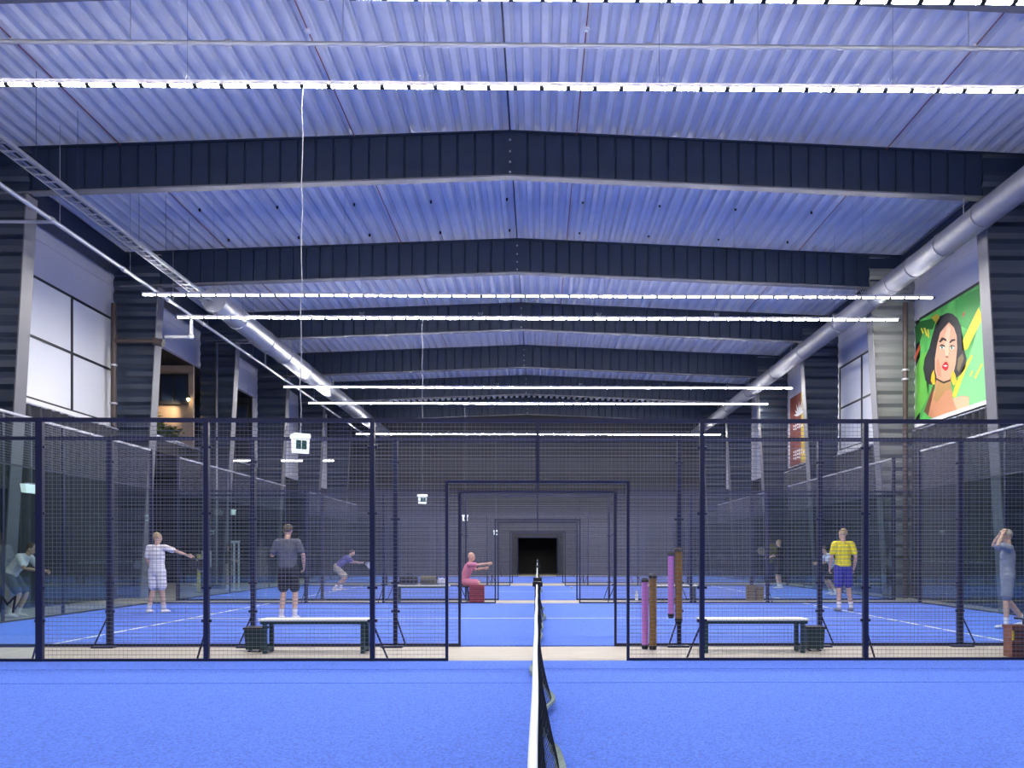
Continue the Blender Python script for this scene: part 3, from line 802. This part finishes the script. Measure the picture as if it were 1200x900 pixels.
# ------------------------------------------------------------------ benches and bins in the aisles
def make_bench():
    t = thing('aisle_bench', (0, 0, 0), '', 'bench', 'aisle benches')
    for j in range(3):
        bx('seat_slat', 'benchtop', t, -0.72, 0.72, -0.17+j*0.118, -0.17+j*0.118+0.105, 0.425, 0.45)
    bx('seat_frame', 'darkgreen', t, -0.70, 0.70, -0.16, 0.16, 0.385, 0.424)
    for s in (-1, 1):
        for yy in (-0.14, 0.14): bx('leg', 'darkgreen', t, s*0.64-0.025, s*0.64+0.025, yy-0.025, yy+0.025, 0, 0.386)
        bx('foot_bar', 'darkgreen', t, s*0.64-0.02, s*0.64+0.02, -0.12, 0.12, 0.03, 0.07)
    return t
bp = make_bench()
spots = [(atY(370, 725, 11.15).x, 11.2, 'bench with a pale slatted seat between two bins and the exit sign'), (atY(882, 725, 11.15).x, 11.2, 'bench with a pale slatted seat beside the ball tubes'),
         (-3.1, 22.75, 'bench with sports bags lying on its pale seat'), (3.6, 22.75, 'empty pale bench in the second aisle')]
for i, (x, y, lab) in enumerate(spots):
    o = bp if i == 0 else copy_tree(bp)
    o.location = (x, y, 0); o['label'] = lab
def make_bin():
    t = thing('waste_bin', (0, 0, 0), '', 'bin', 'dark bins at the bench ends')
    b = MB(); v = []
    for z, k in ((0.03, 0.85), (0.30, 1.0)):
        for (x, y) in ((-1, -1), (1, -1), (1, 1), (-1, 1)): v.append((x*0.125*k, y*0.11*k, z))
    b.add(v, [(0, 3, 2, 1), (4, 5, 6, 7), (0, 1, 5, 4), (1, 2, 6, 5), (2, 3, 7, 6), (3, 0, 4, 7)]).build('bin_body', 'darkgreen', t)
    bx('bin_rim', 'black', t, -0.135, 0.135, -0.12, 0.12, 0.295, 0.325)
    for s in (-1, 1): MB().tube([(s*0.07, -0.08, 0.0), (s*0.07, 0.08, 0.0+0.03)], 0.02, 6).build('bin_foot', 'black', t)
    return t
bb = make_bin()
for i, (px, lab) in enumerate(((300, 'dark green bin at the end of the bench under the exit sign'), (953, 'dark green bin at the far end of the bench beside the ball tubes'))):
    o = bb if i == 0 else copy_tree(bb)
    o.location = (atY(px, 760, 11.35).x, 11.35, 0); o['label'] = lab
# ball collector tubes
def ball_tube(x, y, z, h, m_, label, r=0.05):
    t = thing('ball_tube', (x, y, z), label, 'ball tube')
    MB().tube([(0, 0, 0.04), (0, 0, h-0.05)], r, 12).build('tube_body', m_, t)
    MB().tube([(0, 0, 0), (0, 0, 0.06)], [r*0.9, r*1.12], 12).build('bottom_cap', 'black', t)
    MB().tube([(0, 0, h-0.06), (0, 0, h-0.02), (0, 0, h)], [r*1.15, r*1.15, r*0.6], 12).build('top_cap', 'black', t)
    for k in range(1, 9):
        MB().tube([(0, 0, h*k/9.5), (0, 0, h*k/9.5+0.012)], r*1.03, 12).build('tube_ring', m_, t)
Y1 = 11.42
ball_tube(atY(765, 762, Y1).x, Y1, 0, 1.04, 'tubebrown', 'brown ball tube standing on the aisle floor beside a pink tube')
ball_tube(atY(756, 760, Y1+0.1).x, Y1+0.12, 0, 0.98, 'tubepink', 'pink ball tube standing on the aisle floor', 0.045)
xp = atY(795, 700, 11.78).x; zb = atY(795, 730, 11.78).z
ball_tube(xp, 11.76, zb, 1.06, 'tubebrown', 'brown ball tube strapped to a fence post')
ball_tube(atY(787, 700, 11.78).x-0.01, 11.77, zb+0.07, 0.93, 'tubepink', 'pink ball tube strapped to a fence post', 0.042)
# baskets
def basket(x, y, w_, h, m_, label, stand=False):
    t = thing('ball_basket', (x, y, 0), label, 'basket')
    b = MB(); k = 0.88
    for (x0, x1, y0, y1) in ((-1, 1, -1, -0.94), (-1, 1, 0.94, 1), (-1, -0.94, -1, 1), (0.94, 1, -1, 1)):
        b.box(x0*w_/2, x1*w_/2, y0*w_/2, y1*w_/2, 0.02, h)
    b.box(-w_/2, w_/2, -w_/2, w_/2, 0.0, 0.025).build('basket_body', m_, t)
    for j in range(4):
        z = h*(0.2+0.2*j); bx('basket_band', 'black', t, -w_/2-0.006, w_/2+0.006, -w_/2-0.006, -w_/2, z, z+0.012)
    bx('basket_rim', m_, t, -w_/2-0.012, w_/2+0.012, -w_/2-0.012, -w_/2+0.02, h-0.03, h+0.005)
    bx('basket_rim', m_, t, -w_/2-0.012, w_/2+0.012, w_/2-0.02, w_/2+0.012, h-0.03, h+0.005)
    rr = random.Random(5)
    for j in range(5):
        MB().ball((rr.uniform(-.3, .3)*w_, rr.uniform(-.3, .3)*w_, h-0.05), 0.033).build('ball_in_basket', 'yellow', t)
    if stand:
        bx('label_tag', 'yellow', t, -w_/2-0.008, -w_/2+0.015, -w_/2-0.01, -w_/2, h*0.55, h*0.85)
        MB().tube([(w_*0.62, -0.1, 0.0), (w_*0.58, -0.1, h*1.1), (w_*0.3, 0, h*1.22), (0, 0.05, h*1.22)], 0.014, 6).build('carry_frame', 'black', t)
        MB().tube([(w_*0.85, 0.1, 0.0), (w_*0.70, 0.1, h*1.1), (w_*0.58, -0.1, h*1.1)], 0.014, 6).build('carry_frame', 'black', t)
basket(atY(1191, 770, 10.62).x, 10.62, 0.215, 0.40, 'brownbin', 'reddish brown ball basket with a yellow tag in the aisle beside the fence', True)
basket(atY(559, 700, 22.3).x, 22.3, 0.38, 0.46, 'redbin', 'red ball basket standing by the seated person in pink')
basket(atY(879, 700, 23.1).x, 23.1, 0.20, 0.42, 'olivebin', 'olive brown ball basket, first of the pair in the second aisle')
basket(atY(890, 700, 23.1).x, 23.1, 0.20, 0.40, 'olivebin', 'olive brown ball basket, second of the pair in the second aisle')
# bags on the second-aisle bench
def bag(x, y, z, L, r, m_, label):
    t = thing('sports_bag', (x, y, z), label, 'bag', 'bags on the bench')
    MB().tube([(-L/2, 0, r), (-L/2+0.04, 0, r), (0, 0, r*1.02), (L/2-0.04, 0, r), (L/2, 0, r)], [r*0.7, r*0.95, r, r*0.95, r*0.7], 12).build('bag_body', m_, t)
    MB().tube([(-L*0.25, 0, 2*r-0.02), (-L*0.15, 0.02, 2*r+0.06), (L*0.15, 0.02, 2*r+0.06), (L*0.25, 0, 2*r-0.02)], 0.012, 6).build('bag_handle', 'black', t)
bag(-3.48, 22.75, 0.452, 0.5, 0.12, 'c_black', 'black sports bag lying on the bench')
bag(-2.95, 22.72, 0.452, 0.42, 0.13, 'c_olive', 'olive sports bag lying on the bench')
bag(-2.58, 22.78, 0.452, 0.25, 0.09, 'c_pale', 'pale grey small bag at the end of the bench')
t = thing('water_bottle', (atY(746, 690, 22.7).x, 22.7, 0), 'white water bottle standing on the aisle floor', 'bottle')
MB().tube([(0, 0, 0), (0, 0, 0.2), (0, 0, 0.25), (0, 0, 0.27)], [0.04, 0.04, 0.02, 0.02], 10).build('bottle_body', 'white', t); MB().tube([(0, 0, 0.265), (0, 0, 0.30)], 0.024, 8).build('bottle_cap', 'white', t)
t = tag(MB().ball((0, 0, 0.034), 0.034).build('padel_ball', 'yellow', None, (atY(670, 690, 31.0).x, 31.0, 0.012)), 'yellow ball lying on the blue turf near the net', 'ball')
# letter on the glass at the left
cu = bpy.data.curves.new('glass_letter', 'FONT'); cu.body = 'M'; cu.size = 0.30; cu.extrude = 0.001; cu.shear = 0.15
tmp = bpy.data.objects.new('tmp_letter', cu); COL.objects.link(tmp)
bpy.context.view_layer.update()
me = bpy.data.meshes.new_from_object(tmp.evaluated_get(bpy.context.evaluated_depsgraph_get()))
bpy.data.objects.remove(tmp)
q = atY(-4, 718, 10.2)
o = link('glass_letter', me, None, None, (q.x, 10.195, q.z), (PI/2, 0, 0)); me.materials.clear(); me.materials.append(M['black'])
tag(o, 'black letter M printed on the glass beside the fence', 'lettering')

# ------------------------------------------------------------------ people
def etube(bm_, pts, radii, side, n=12):
    """closed tube with elliptical sections: radii (a along side, b across)"""
    pts = [Vector(p) for p in pts]; rings = []
    P = list(pts); R = [r if isinstance(r, tuple) else (r, r) for r in radii]
    d0 = (P[0]-P[1]).normalized(); d1 = (P[-1]-P[-2]).normalized()
    m0, m1 = min(R[0]), min(R[-1])
    P = [P[0]+d0*m0*0.9, P[0]+d0*m0*0.55]+P+[P[-1]+d1*m1*0.55, P[-1]+d1*m1*0.9]
    sc = lambda r, k: (r[0]-min(r)*(1-k), r[1]-min(r)*(1-k))
    R = [sc(R[0], 0.35), sc(R[0], 0.8)]+R+[sc(R[-1], 0.8), sc(R[-1], 0.35)]
    for i, p in enumerate(P):
        d = (P[min(i+1, len(P)-1)]-P[max(i-1, 0)]).normalized()
        v = d.cross(side)
        if v.length < 0.05: v = d.cross(Vector((0.31, 0.9, 0.2)))
        v.normalize(); u = v.cross(d).normalized()
        rings.append([bm_.verts.new(p+u*math.cos(2*PI*k/n)*R[i][0]+v*math.sin(2*PI*k/n)*R[i][1]) for k in range(n)])
    for a, b in zip(rings, rings[1:]):
        for k in range(n): bm_.faces.new((a[k], a[(k+1) % n], b[(k+1) % n], b[k]))
    bm_.faces.new(rings[0][::-1]); bm_.faces.new(rings[-1])
def eball(bm_, c, r, rot=None):
    mt = Matrix.Translation(c) @ (rot.to_4x4() if rot else Matrix.Identity(4)) @ Matrix.Diagonal((*r, 1))
    bmesh.ops.create_uvsphere(bm_, u_segments=16, v_segments=10, radius=1.0, matrix=mt)
def remeshed(name, bm_, voxel, smooth):
    bmesh.ops.recalc_face_normals(bm_, faces=bm_.faces[:])
    me = bpy.data.meshes.new(name); bm_.to_mesh(me); bm_.free()
    tmp = bpy.data.objects.new('tmp', me); COL.objects.link(tmp)
    r = tmp.modifiers.new('r', 'REMESH'); r.mode = 'VOXEL'; r.voxel_size = voxel; r.use_smooth_shade = True
    if smooth: q = tmp.modifiers.new('s', 'SMOOTH'); q.iterations = smooth; q.factor = 0.5
    dg = bpy.context.evaluated_depsgraph_get()
    out_ = bpy.data.meshes.new_from_object(tmp.evaluated_get(dg))
    bpy.data.objects.remove(tmp); bpy.data.meshes.remove(me)
    out_.name = name
    out_.polygons.foreach_set('use_smooth', [True]*len(out_.polygons))
    return out_
X_, Y_, Z_ = Vector((1, 0, 0)), Vector((0, 1, 0)), Vector((0, 0, 1))
STAND = dict(pelvis=(0, 0, .96), waist=(0, .005, 1.10), chest=(0, .0, 1.30), neck=(0, -.01, 1.49), head=(0, .02, 1.655), look=(0, 1, 0),
             shL=(-.185, 0, 1.44), elL=(-.24, -.03, 1.16), wrL=(-.25, .06, .92), shR=(.185, 0, 1.44), elR=(.24, -.03, 1.16), wrR=(.25, .06, .92),
             hiL=(-.095, 0, .92), knL=(-.105, .02, .50), anL=(-.115, -.02, .085), hiR=(.095, 0, .92), knR=(.105, .02, .50), anR=(.115, -.02, .085), toeL=(-.1, 1, 0), toeR=(.1, 1, 0))
def person(x, y, z, rz, label, shirt, shorts, shoes, hair, pose, height=1.78, cap=None, socks='c_white', hairlen=0):
    J = {k: Vector(v) for k, v in {**STAND, **pose}.items()}
    sc = height/1.78
    t = thing('person', (x, y, z), label, 'person', rz=rz); t.scale = (sc, sc, sc)
    side = (J['shR']-J['shL']).normalized(); hside = (J['hiR']-J['hiL']).normalized()
    look = J['look'].normalized(); up = (J['head']-J['neck']).normalized()
    up = (up-look*up.dot(look)).normalized() if abs(up.dot(look)) < 0.9 else Z_
    hr = look.cross(up).normalized()
    HR = Matrix((hr, look, up)).transposed()          # head frame: x right, y forward, z up
    h = J['head']
    b = bmesh.new()
    etube(b, [J['pelvis']-Z_*0.0, J['waist'], J['chest'], (J['chest']+J['neck'])/2+Vector((0, 0, .02)), J['neck']-Z_*.02], [(.150, .105), (.130, .092), (.155, .110), (.135, .085), (.06, .06)], side, 16)
    etube(b, [J['shL'], J['shR']], [.055, .055], Z_)
    etube(b, [J['neck']-Z_*.04, J['neck']+(h-J['neck'])*0.6], [.058, .052], side)
    eball(b, h+up*.015, (.073, .092, .105), HR)
    eball(b, h+look*.022-up*.055, (.055, .062, .062), HR)
    eball(b, h+look*.093-up*.012, (.013, .018, .024), HR)          # nose
    eball(b, h+look*.080-up*.052, (.024, .012, .010), HR)          # mouth
    for s_ in (-1, 1): eball(b, h+hr*s_*.075-up*.005-look*.008, (.011, .02, .032), HR)
    for L in 'LR':
        sh, el, wr = J['sh'+L], J['el'+L], J['wr'+L]
        etube(b, [sh, sh.lerp(el, .4), el, el.lerp(wr, .35), wr], [.052, .046, .038, .038, .026], Y_)
        # hand: palm, four bent fingers of unequal length and a thumb from the side of the palm
        d = (wr-el).normalized(); sg = -1 if L == 'L' else 1
        pn = J.get('palm'+L, Vector((-sg, 0, 0))); pn = (pn-d*pn.dot(d))
        pn = pn.normalized() if pn.length > .1 else d.orthogonal().normalized()
        w_ = d.cross(pn).normalized()
        etube(b, [wr-d*.01, wr+d*.045, wr+d*.085], [(.026, .017), (.038, .016), (.036, .013)], w_)
        for q, (off, ln) in enumerate(((-.030, .068), (-.010, .078), (.010, .073), (.029, .058))):
            r0 = wr+d*.085+w_*off; r1 = r0+d*ln*.45+pn*ln*.15; r2 = r1+d*ln*.22+pn*ln*.40; r3 = r2-d*ln*.05+pn*ln*.3
            etube(b, [r0-d*.01, r1, r2, r3], [.0100, .0095, .009, .008], w_, 8)
        fw = w_ if w_.dot(look) > 0 else -w_
        etube(b, [wr+d*.02+fw*.025, wr+d*.05+fw*.052+pn*.012, wr+d*.08+fw*.050+pn*.035], [.014, .011, .009], pn, 8)
        hi, kn, an = J['hi'+L], J['kn'+L], J['an'+L]
        etube(b, [hi, hi.lerp(kn, .5), kn, kn.lerp(an, .3), an], [.088, .074, .054, .056, .036], X_)
        td = J['toe'+L].normalized()
        etube(b, [an-td*.035-Z_*.05, an+td*.06-Z_*.05, an+td*.15-Z_*.065], [.034, .036, .024], td.cross(Z_))
    body = link('body', remeshed('body', b, 0.0115, 3), 'skin', t)
    for s_ in (-1, 1):
        mb = MB().ball((0, 0, 0), (.011, .006, .008), 8, 5)
        o = mb.build('eye', 'black', body); o.location = h+look*.087+hr*s_*.032+up*.012; o.rotation_euler = HR.to_euler()
    # shirt
    b = bmesh.new()
    etube(b, [J['pelvis']+Z_*.02, J['waist'], J['chest'], (J['chest']+J['neck'])/2+Vector((0, 0, .02)), J['neck']-Z_*.035], [(.178, .130), (.160, .120), (.178, .132), (.150, .102), (.072, .07)], side, 16)
    etube(b, [J['shL'], J['shR']], [.070, .070], Z_)
    for L in 'LR':
        sh, el = J['sh'+L], J['el'+L]
        etube(b, [sh, sh.lerp(el, .35), sh.lerp(el, .68)], [.072, .068, .070], Y_)
    link('shirt', remeshed('shirt', b, 0.014, 3), shirt, t)
    b = bmesh.new()
    etube(b, [J['pelvis']+Z_*.06, J['pelvis']-Z_*.05], [(.172, .125), (.170, .122)], hside, 16)
    for L in 'LR':
        hi, kn = J['hi'+L], J['kn'+L]
        etube(b, [hi+Z_*.02, hi.lerp(kn, .4), hi.lerp(kn, .8)], [.104, .102, .100], X_)
    link('shorts', remeshed('shorts', b, 0.014, 3), shorts, t)
    for L in 'LR':
        an = J['an'+L]; td = J['toe'+L].normalized(); kn = J['kn'+L]
        b = bmesh.new()
        etube(b, [an-td*.05-Z_*.048, an+td*.04-Z_*.040, an+td*.12-Z_*.052, an+td*.18-Z_*.06], [(.042, .037), (.046, .046), (.047, .034), (.036, .024)], td.cross(Z_))
        o = link('shoe', remeshed('shoe', b, 0.010, 2), shoes, t)
        MB().tube([an-Z_*.01, an.lerp(kn, .28)], [.043, .052], 10).build('sock', socks, t)
    b = bmesh.new()
    eball(b, h+up*.035-look*.018, (.082, .092, .095), HR)
    if hairlen: etube(b, [h-look*.07, h-look*.085-up*hairlen], [.05, .03], hr)
    o = link('hair', remeshed('hair', b, 0.012, 2), hair, t)
    if cap:
        b = bmesh.new(); eball(b, h+up*.055-look*.005, (.086, .102, .075), HR); eball(b, h+up*.05+look*.11, (.06, .07, .012), HR)
        link('cap', remeshed('cap', b, 0.010, 1), cap, t)
    return t
def racket(hand, direction, normal, label, m_='c_black'):
    """padel racket: rounded face with a rim, a forked throat and a grip; hand = world point of the grip"""
    d = Vector(direction).normalized(); n = Vector(normal); n = (n-d*n.dot(d)).normalized(); u = d.cross(n)
    t = thing('padel_racket', hand, label, 'racket')
    t.rotation_euler = Matrix((u, n, d)).transposed().to_euler()
    MB().tube([(0, 0, -.06), (0, 0, .10)], .016, 8).build('grip', 'black', t)
    pts = [(.125*math.sin(2*PI*k/20)*(1 if math.cos(2*PI*k/20) > 0 else .95), .30+.135*math.cos(2*PI*k/20)*-1) for k in range(20)]
    MB().prism(pts, 'y', -.017, .017).build('face', m_, t)
    for s_ in (-1, 1): MB().tube([(0, 0, .09), (s_*.04, 0, .14), (s_*.07, 0, .19)], .011, 6).build('throat', m_, t)
    MB().tube([(.127*math.sin(2*PI*k/24), 0, .30+.137*math.cos(2*PI*k/24)) for k in range(25)], .013, 6, False).build('rim', 'c_lgrey', t)
    return t
def wpt(p, rz, loc, sc):
    v = Vector(p)*sc; v.rotate(Matrix.Rotation(rz, 3, 'Z')); return v+Vector(loc)
def held(pose, L, rz, loc, height, direction, normal, label, m_='c_black'):
    J = {**STAND, **pose}; wr = Vector(J['wr'+L]); el = Vector(J['el'+L]); d = (wr-el).normalized()
    pn = Vector(J.get('palm'+L, (-1 if L == 'R' else 1, 0, 0)))
    p = wpt(wr+d*.095+pn*.02, rz, loc, height/1.78)
    dd = Vector(direction); dd.rotate(Matrix.Rotation(rz, 3, 'Z')); nn = Vector(normal); nn.rotate(Matrix.Rotation(rz, 3, 'Z'))
    return racket(p, dd, nn, label, m_)
T = 0.0125
RIGHT, LEFT, AWAY, TOWARD = -PI/2, PI/2, 0.0, PI
# white tee, arm stretched out to the side with a racket
q = floor_at(184, 719); lc = (q.x, q.y, T)
ps = dict(elR=(.42, .06, 1.36), wrR=(.66, .10, 1.27), palmR=(0, 1, 0), elL=(-.25, .02, 1.17), wrL=(-.22, .16, .98), knL=(-.13, .06, .50), anL=(-.20, .0, .085), knR=(.10, .03, .50), anR=(.13, .05, .085), look=(.5, .85, -.05))
person(*lc, -0.15, 'person in white shirt and shorts reaching out with one arm', 'c_white', 'c_white', 'c_white', 'hairblond', ps, 1.76)
held(ps, 'R', -0.15, lc, 1.76, (.75, .1, -.55), (0, 1, 0), 'dark padel racket in the outstretched hand of the person in white')
# grey tee, back view, cap
q = floor_at(337, 726); lc = (q.x, q.y, T)
ps = dict(elL=(-.30, .02, 1.18), wrL=(-.36, .24, 1.22), palmL=(1, 0, 0), elR=(.30, -.02, 1.19), wrR=(.27, .12, .99), knR=(.13, .05, .50), anR=(.15, -.06, .085), knL=(-.08, .02, .5), look=(0, 1, -.1))
person(*lc, 0.0, 'person in dark grey shirt, black shorts and cap seen from behind', 'c_grey', 'c_black', 'c_white', 'hairbrown', ps, 1.88, cap='c_olive')
held(ps, 'L', 0.0, lc, 1.88, (-.75, .2, .12), (0, 1, .3), 'dark grey padel racket held by the person in the cap', 'c_grey')
# purple shirt, crouching and reaching
q = floor_at(400, 692); lc = (q.x, q.y, T)
ps = dict(pelvis=(0, -.16, .80), waist=(0, -.08, .93), chest=(0, .10, 1.08), neck=(0, .26, 1.22), head=(0, .38, 1.34), look=(0, 1, -.25),
          shL=(-.185, .20, 1.18), shR=(.185, .20, 1.18), elR=(.22, .42, 1.02), wrR=(.16, .66, 1.00), elL=(-.24, .36, .98), wrL=(-.12, .58, .98),
          hiL=(-.1, -.15, .78), hiR=(.1, -.15, .78), knL=(-.16, .18, .48), anL=(-.18, -.05, .085), knR=(.16, .10, .46), anR=(.2, -.25, .085))
person(*lc, RIGHT+.25, 'person in purple shirt crouching and reaching forward', 'c_purple', 'c_beige', 'c_white', 'hairbrown', ps, 1.74)
held(ps, 'R', RIGHT+.25, lc, 1.74, (0, .8, -.3), (1, 0, 0), 'pale padel racket in front of the crouching person in purple', 'c_pale')
# olive top, standing beside the court
q = atY(268, 690, 30.0); lc = (q.x, 30.0, 0)
ps = dict(elR=(.26, .12, 1.18), wrR=(.14, .32, 1.12), elL=(-.26, .1, 1.18), wrL=(-.16, .30, 1.05), look=(.4, .9, 0))
person(*lc, RIGHT, 'person in olive top and beige shorts beside the court end wall', 'c_olive', 'c_beige', 'c_white', 'hairbrown', ps, 1.66, hairlen=.18)
# pink shirt, seated on a stool, arm stretched out
SX, SY = atY(544, 700, 22.95).x, 22.95; lc = (SX, SY, 0)
sit = dict(pelvis=(0, 0, .545), waist=(0, .03, .68), chest=(0, .10, .87), neck=(0, .15, 1.05), head=(0, .20, 1.205), look=(0, 1, -.12), shL=(-.185, .13, 1.0), shR=(.185, .13, 1.0),
           elR=(.20, .40, 1.00), wrR=(.14, .64, 1.03), elL=(-.24, .30, .86), wrL=(-.16, .54, .90), hiL=(-.1, .02, .52), hiR=(.1, .02, .52), knL=(-.13, .40, .50), knR=(.13, .40, .50), anL=(-.13, .34, .085), anR=(.13, .36, .085))
person(*lc, RIGHT, 'bald person in pink shirt sitting on a stool with arm stretched out', 'c_pink', 'c_pink', 'c_white', 'skin', sit, 1.78)
t = thing('stool', (SX, SY, 0), 'dark stool carrying the seated person in pink', 'stool')
MB().tube([(0, 0, .385), (0, 0, .42)], .19, 16).build('stool_seat', 'black', t)
for a in range(4): MB().tube([(.13*math.cos(a*PI/2+.8), .13*math.sin(a*PI/2+.8), .39), (.17*math.cos(a*PI/2+.8), .17*math.sin(a*PI/2+.8), 0)], .014, 6).build('leg', 'fence', t)
# black shirt at the far right court
q = floor_at(913, 690); lc = (q.x, q.y, T)
ps = dict(elL=(-.26, .14, 1.20), wrL=(-.14, .36, 1.12), elR=(.26, .14, 1.20), wrR=(.14, .42, 1.14), knL=(-.16, .05, .5), anL=(-.24, -.04, .085), knR=(.15, .04, .5), anR=(.24, -.02, .085), look=(0, 1, -.05))
person(*lc, LEFT-.5, 'person in black shirt and dark shorts holding a racket forward', 'c_black', 'c_black', 'c_white', 'hairblond', ps, 1.80)
held(ps, 'R', LEFT-.5, lc, 1.80, (-.1, .5, .7), (1, 0, 0), 'olive padel racket held up by the person in black', 'c_olive')
# pale shirt behind the yellow one
q = floor_at(974, 698); lc = (q.x, q.y, T)
ps = dict(pelvis=(0, -.10, .84), waist=(0, -.05, .98), chest=(0, .05, 1.15), neck=(0, .15, 1.31), head=(0, .24, 1.44), look=(0, 1, -.15), shL=(-.185, .1, 1.27), shR=(.185, .1, 1.27),
          elR=(.25, .26, 1.03), wrR=(.12, .48, 1.02), elL=(-.25, .26, 1.03), wrL=(-.12, .46, 1.0), hiL=(-.1, -.1, .82), hiR=(.1, -.1, .82), knL=(-.15, .12, .48), knR=(.15, .12, .48), anL=(-.2, -.08, .085), anR=(.2, -.08, .085))
person(*lc, LEFT, 'person in pale shirt and black shorts half hidden by the yellow shirt', 'c_pale', 'c_black', 'c_white', 'hairbrown', ps, 1.74)
# yellow shirt, back view
q = floor_at(988, 717); lc = (q.x, q.y, T)
ps = dict(elR=(.27, -.02, 1.17), wrR=(.29, .10, .94), elL=(-.25, 0, 1.17), wrL=(-.24, .12, .93), knR=(.13, .03, .50), anR=(.20, .04, .085), knL=(-.09, .0, .50), anL=(-.11, -.05, .085), look=(-.35, .94, 0))
person(*lc, 0.05, 'person in bright yellow shirt and navy shorts seen from behind', 'c_yellow', 'c_navy', 'c_lgrey', 'hairblond', ps, 1.86)
held(ps, 'R', .05, lc, 1.86, (.25, .8, -.15), (1, 0, 0), 'pale padel racket in the hand of the person in yellow', 'c_pale')
# grey clothes, hands on head
q = floor_at(1181, 737); lc = (q.x, q.y, T)
ps = dict(elL=(-.26, .20, 1.50), wrL=(-.13, .10, 1.70), palmL=(.7, -.4, 0), elR=(.26, .20, 1.50), wrR=(.13, .10, 1.70), palmR=(-.7, -.4, 0), look=(0, 1, -.1), head=(0, .02, 1.655),
          knL=(-.10, .04, .50), anL=(-.12, .04, .085), knR=(.12, -.02, .50), anR=(.14, -.30, .11))
person(*lc, LEFT-.35, 'person in grey shirt and shorts with both hands on the head', 'c_lgrey', 'c_lgrey', 'c_pale', 'hairgrey', ps, 1.72)
# bending figure behind the glass at the left edge
ps = dict(pelvis=(0, -.14, .86), waist=(0, -.06, 1.0), chest=(0, .08, 1.15), neck=(0, .20, 1.30), head=(0, .30, 1.42), look=(0, 1, -.3), shL=(-.185, .15, 1.26), shR=(.185, .15, 1.26),
          elR=(.26, .30, 1.02), wrR=(.16, .52, .98), elL=(-.26, .30, 1.02), wrL=(-.16, .52, .95), hiL=(-.1, -.13, .84), hiR=(.1, -.13, .84), knL=(-.12, .12, .48), knR=(.12, .12, .48), anL=(-.14, -.08, .085), anR=(.14, -.08, .085))
person(atY(20, 700, 17.4).x, 17.4, 0, RIGHT, 'person in white shirt bending forward behind the glass near the letter', 'c_white', 'c_grey', 'c_white', 'hairbrown', ps, 1.76)
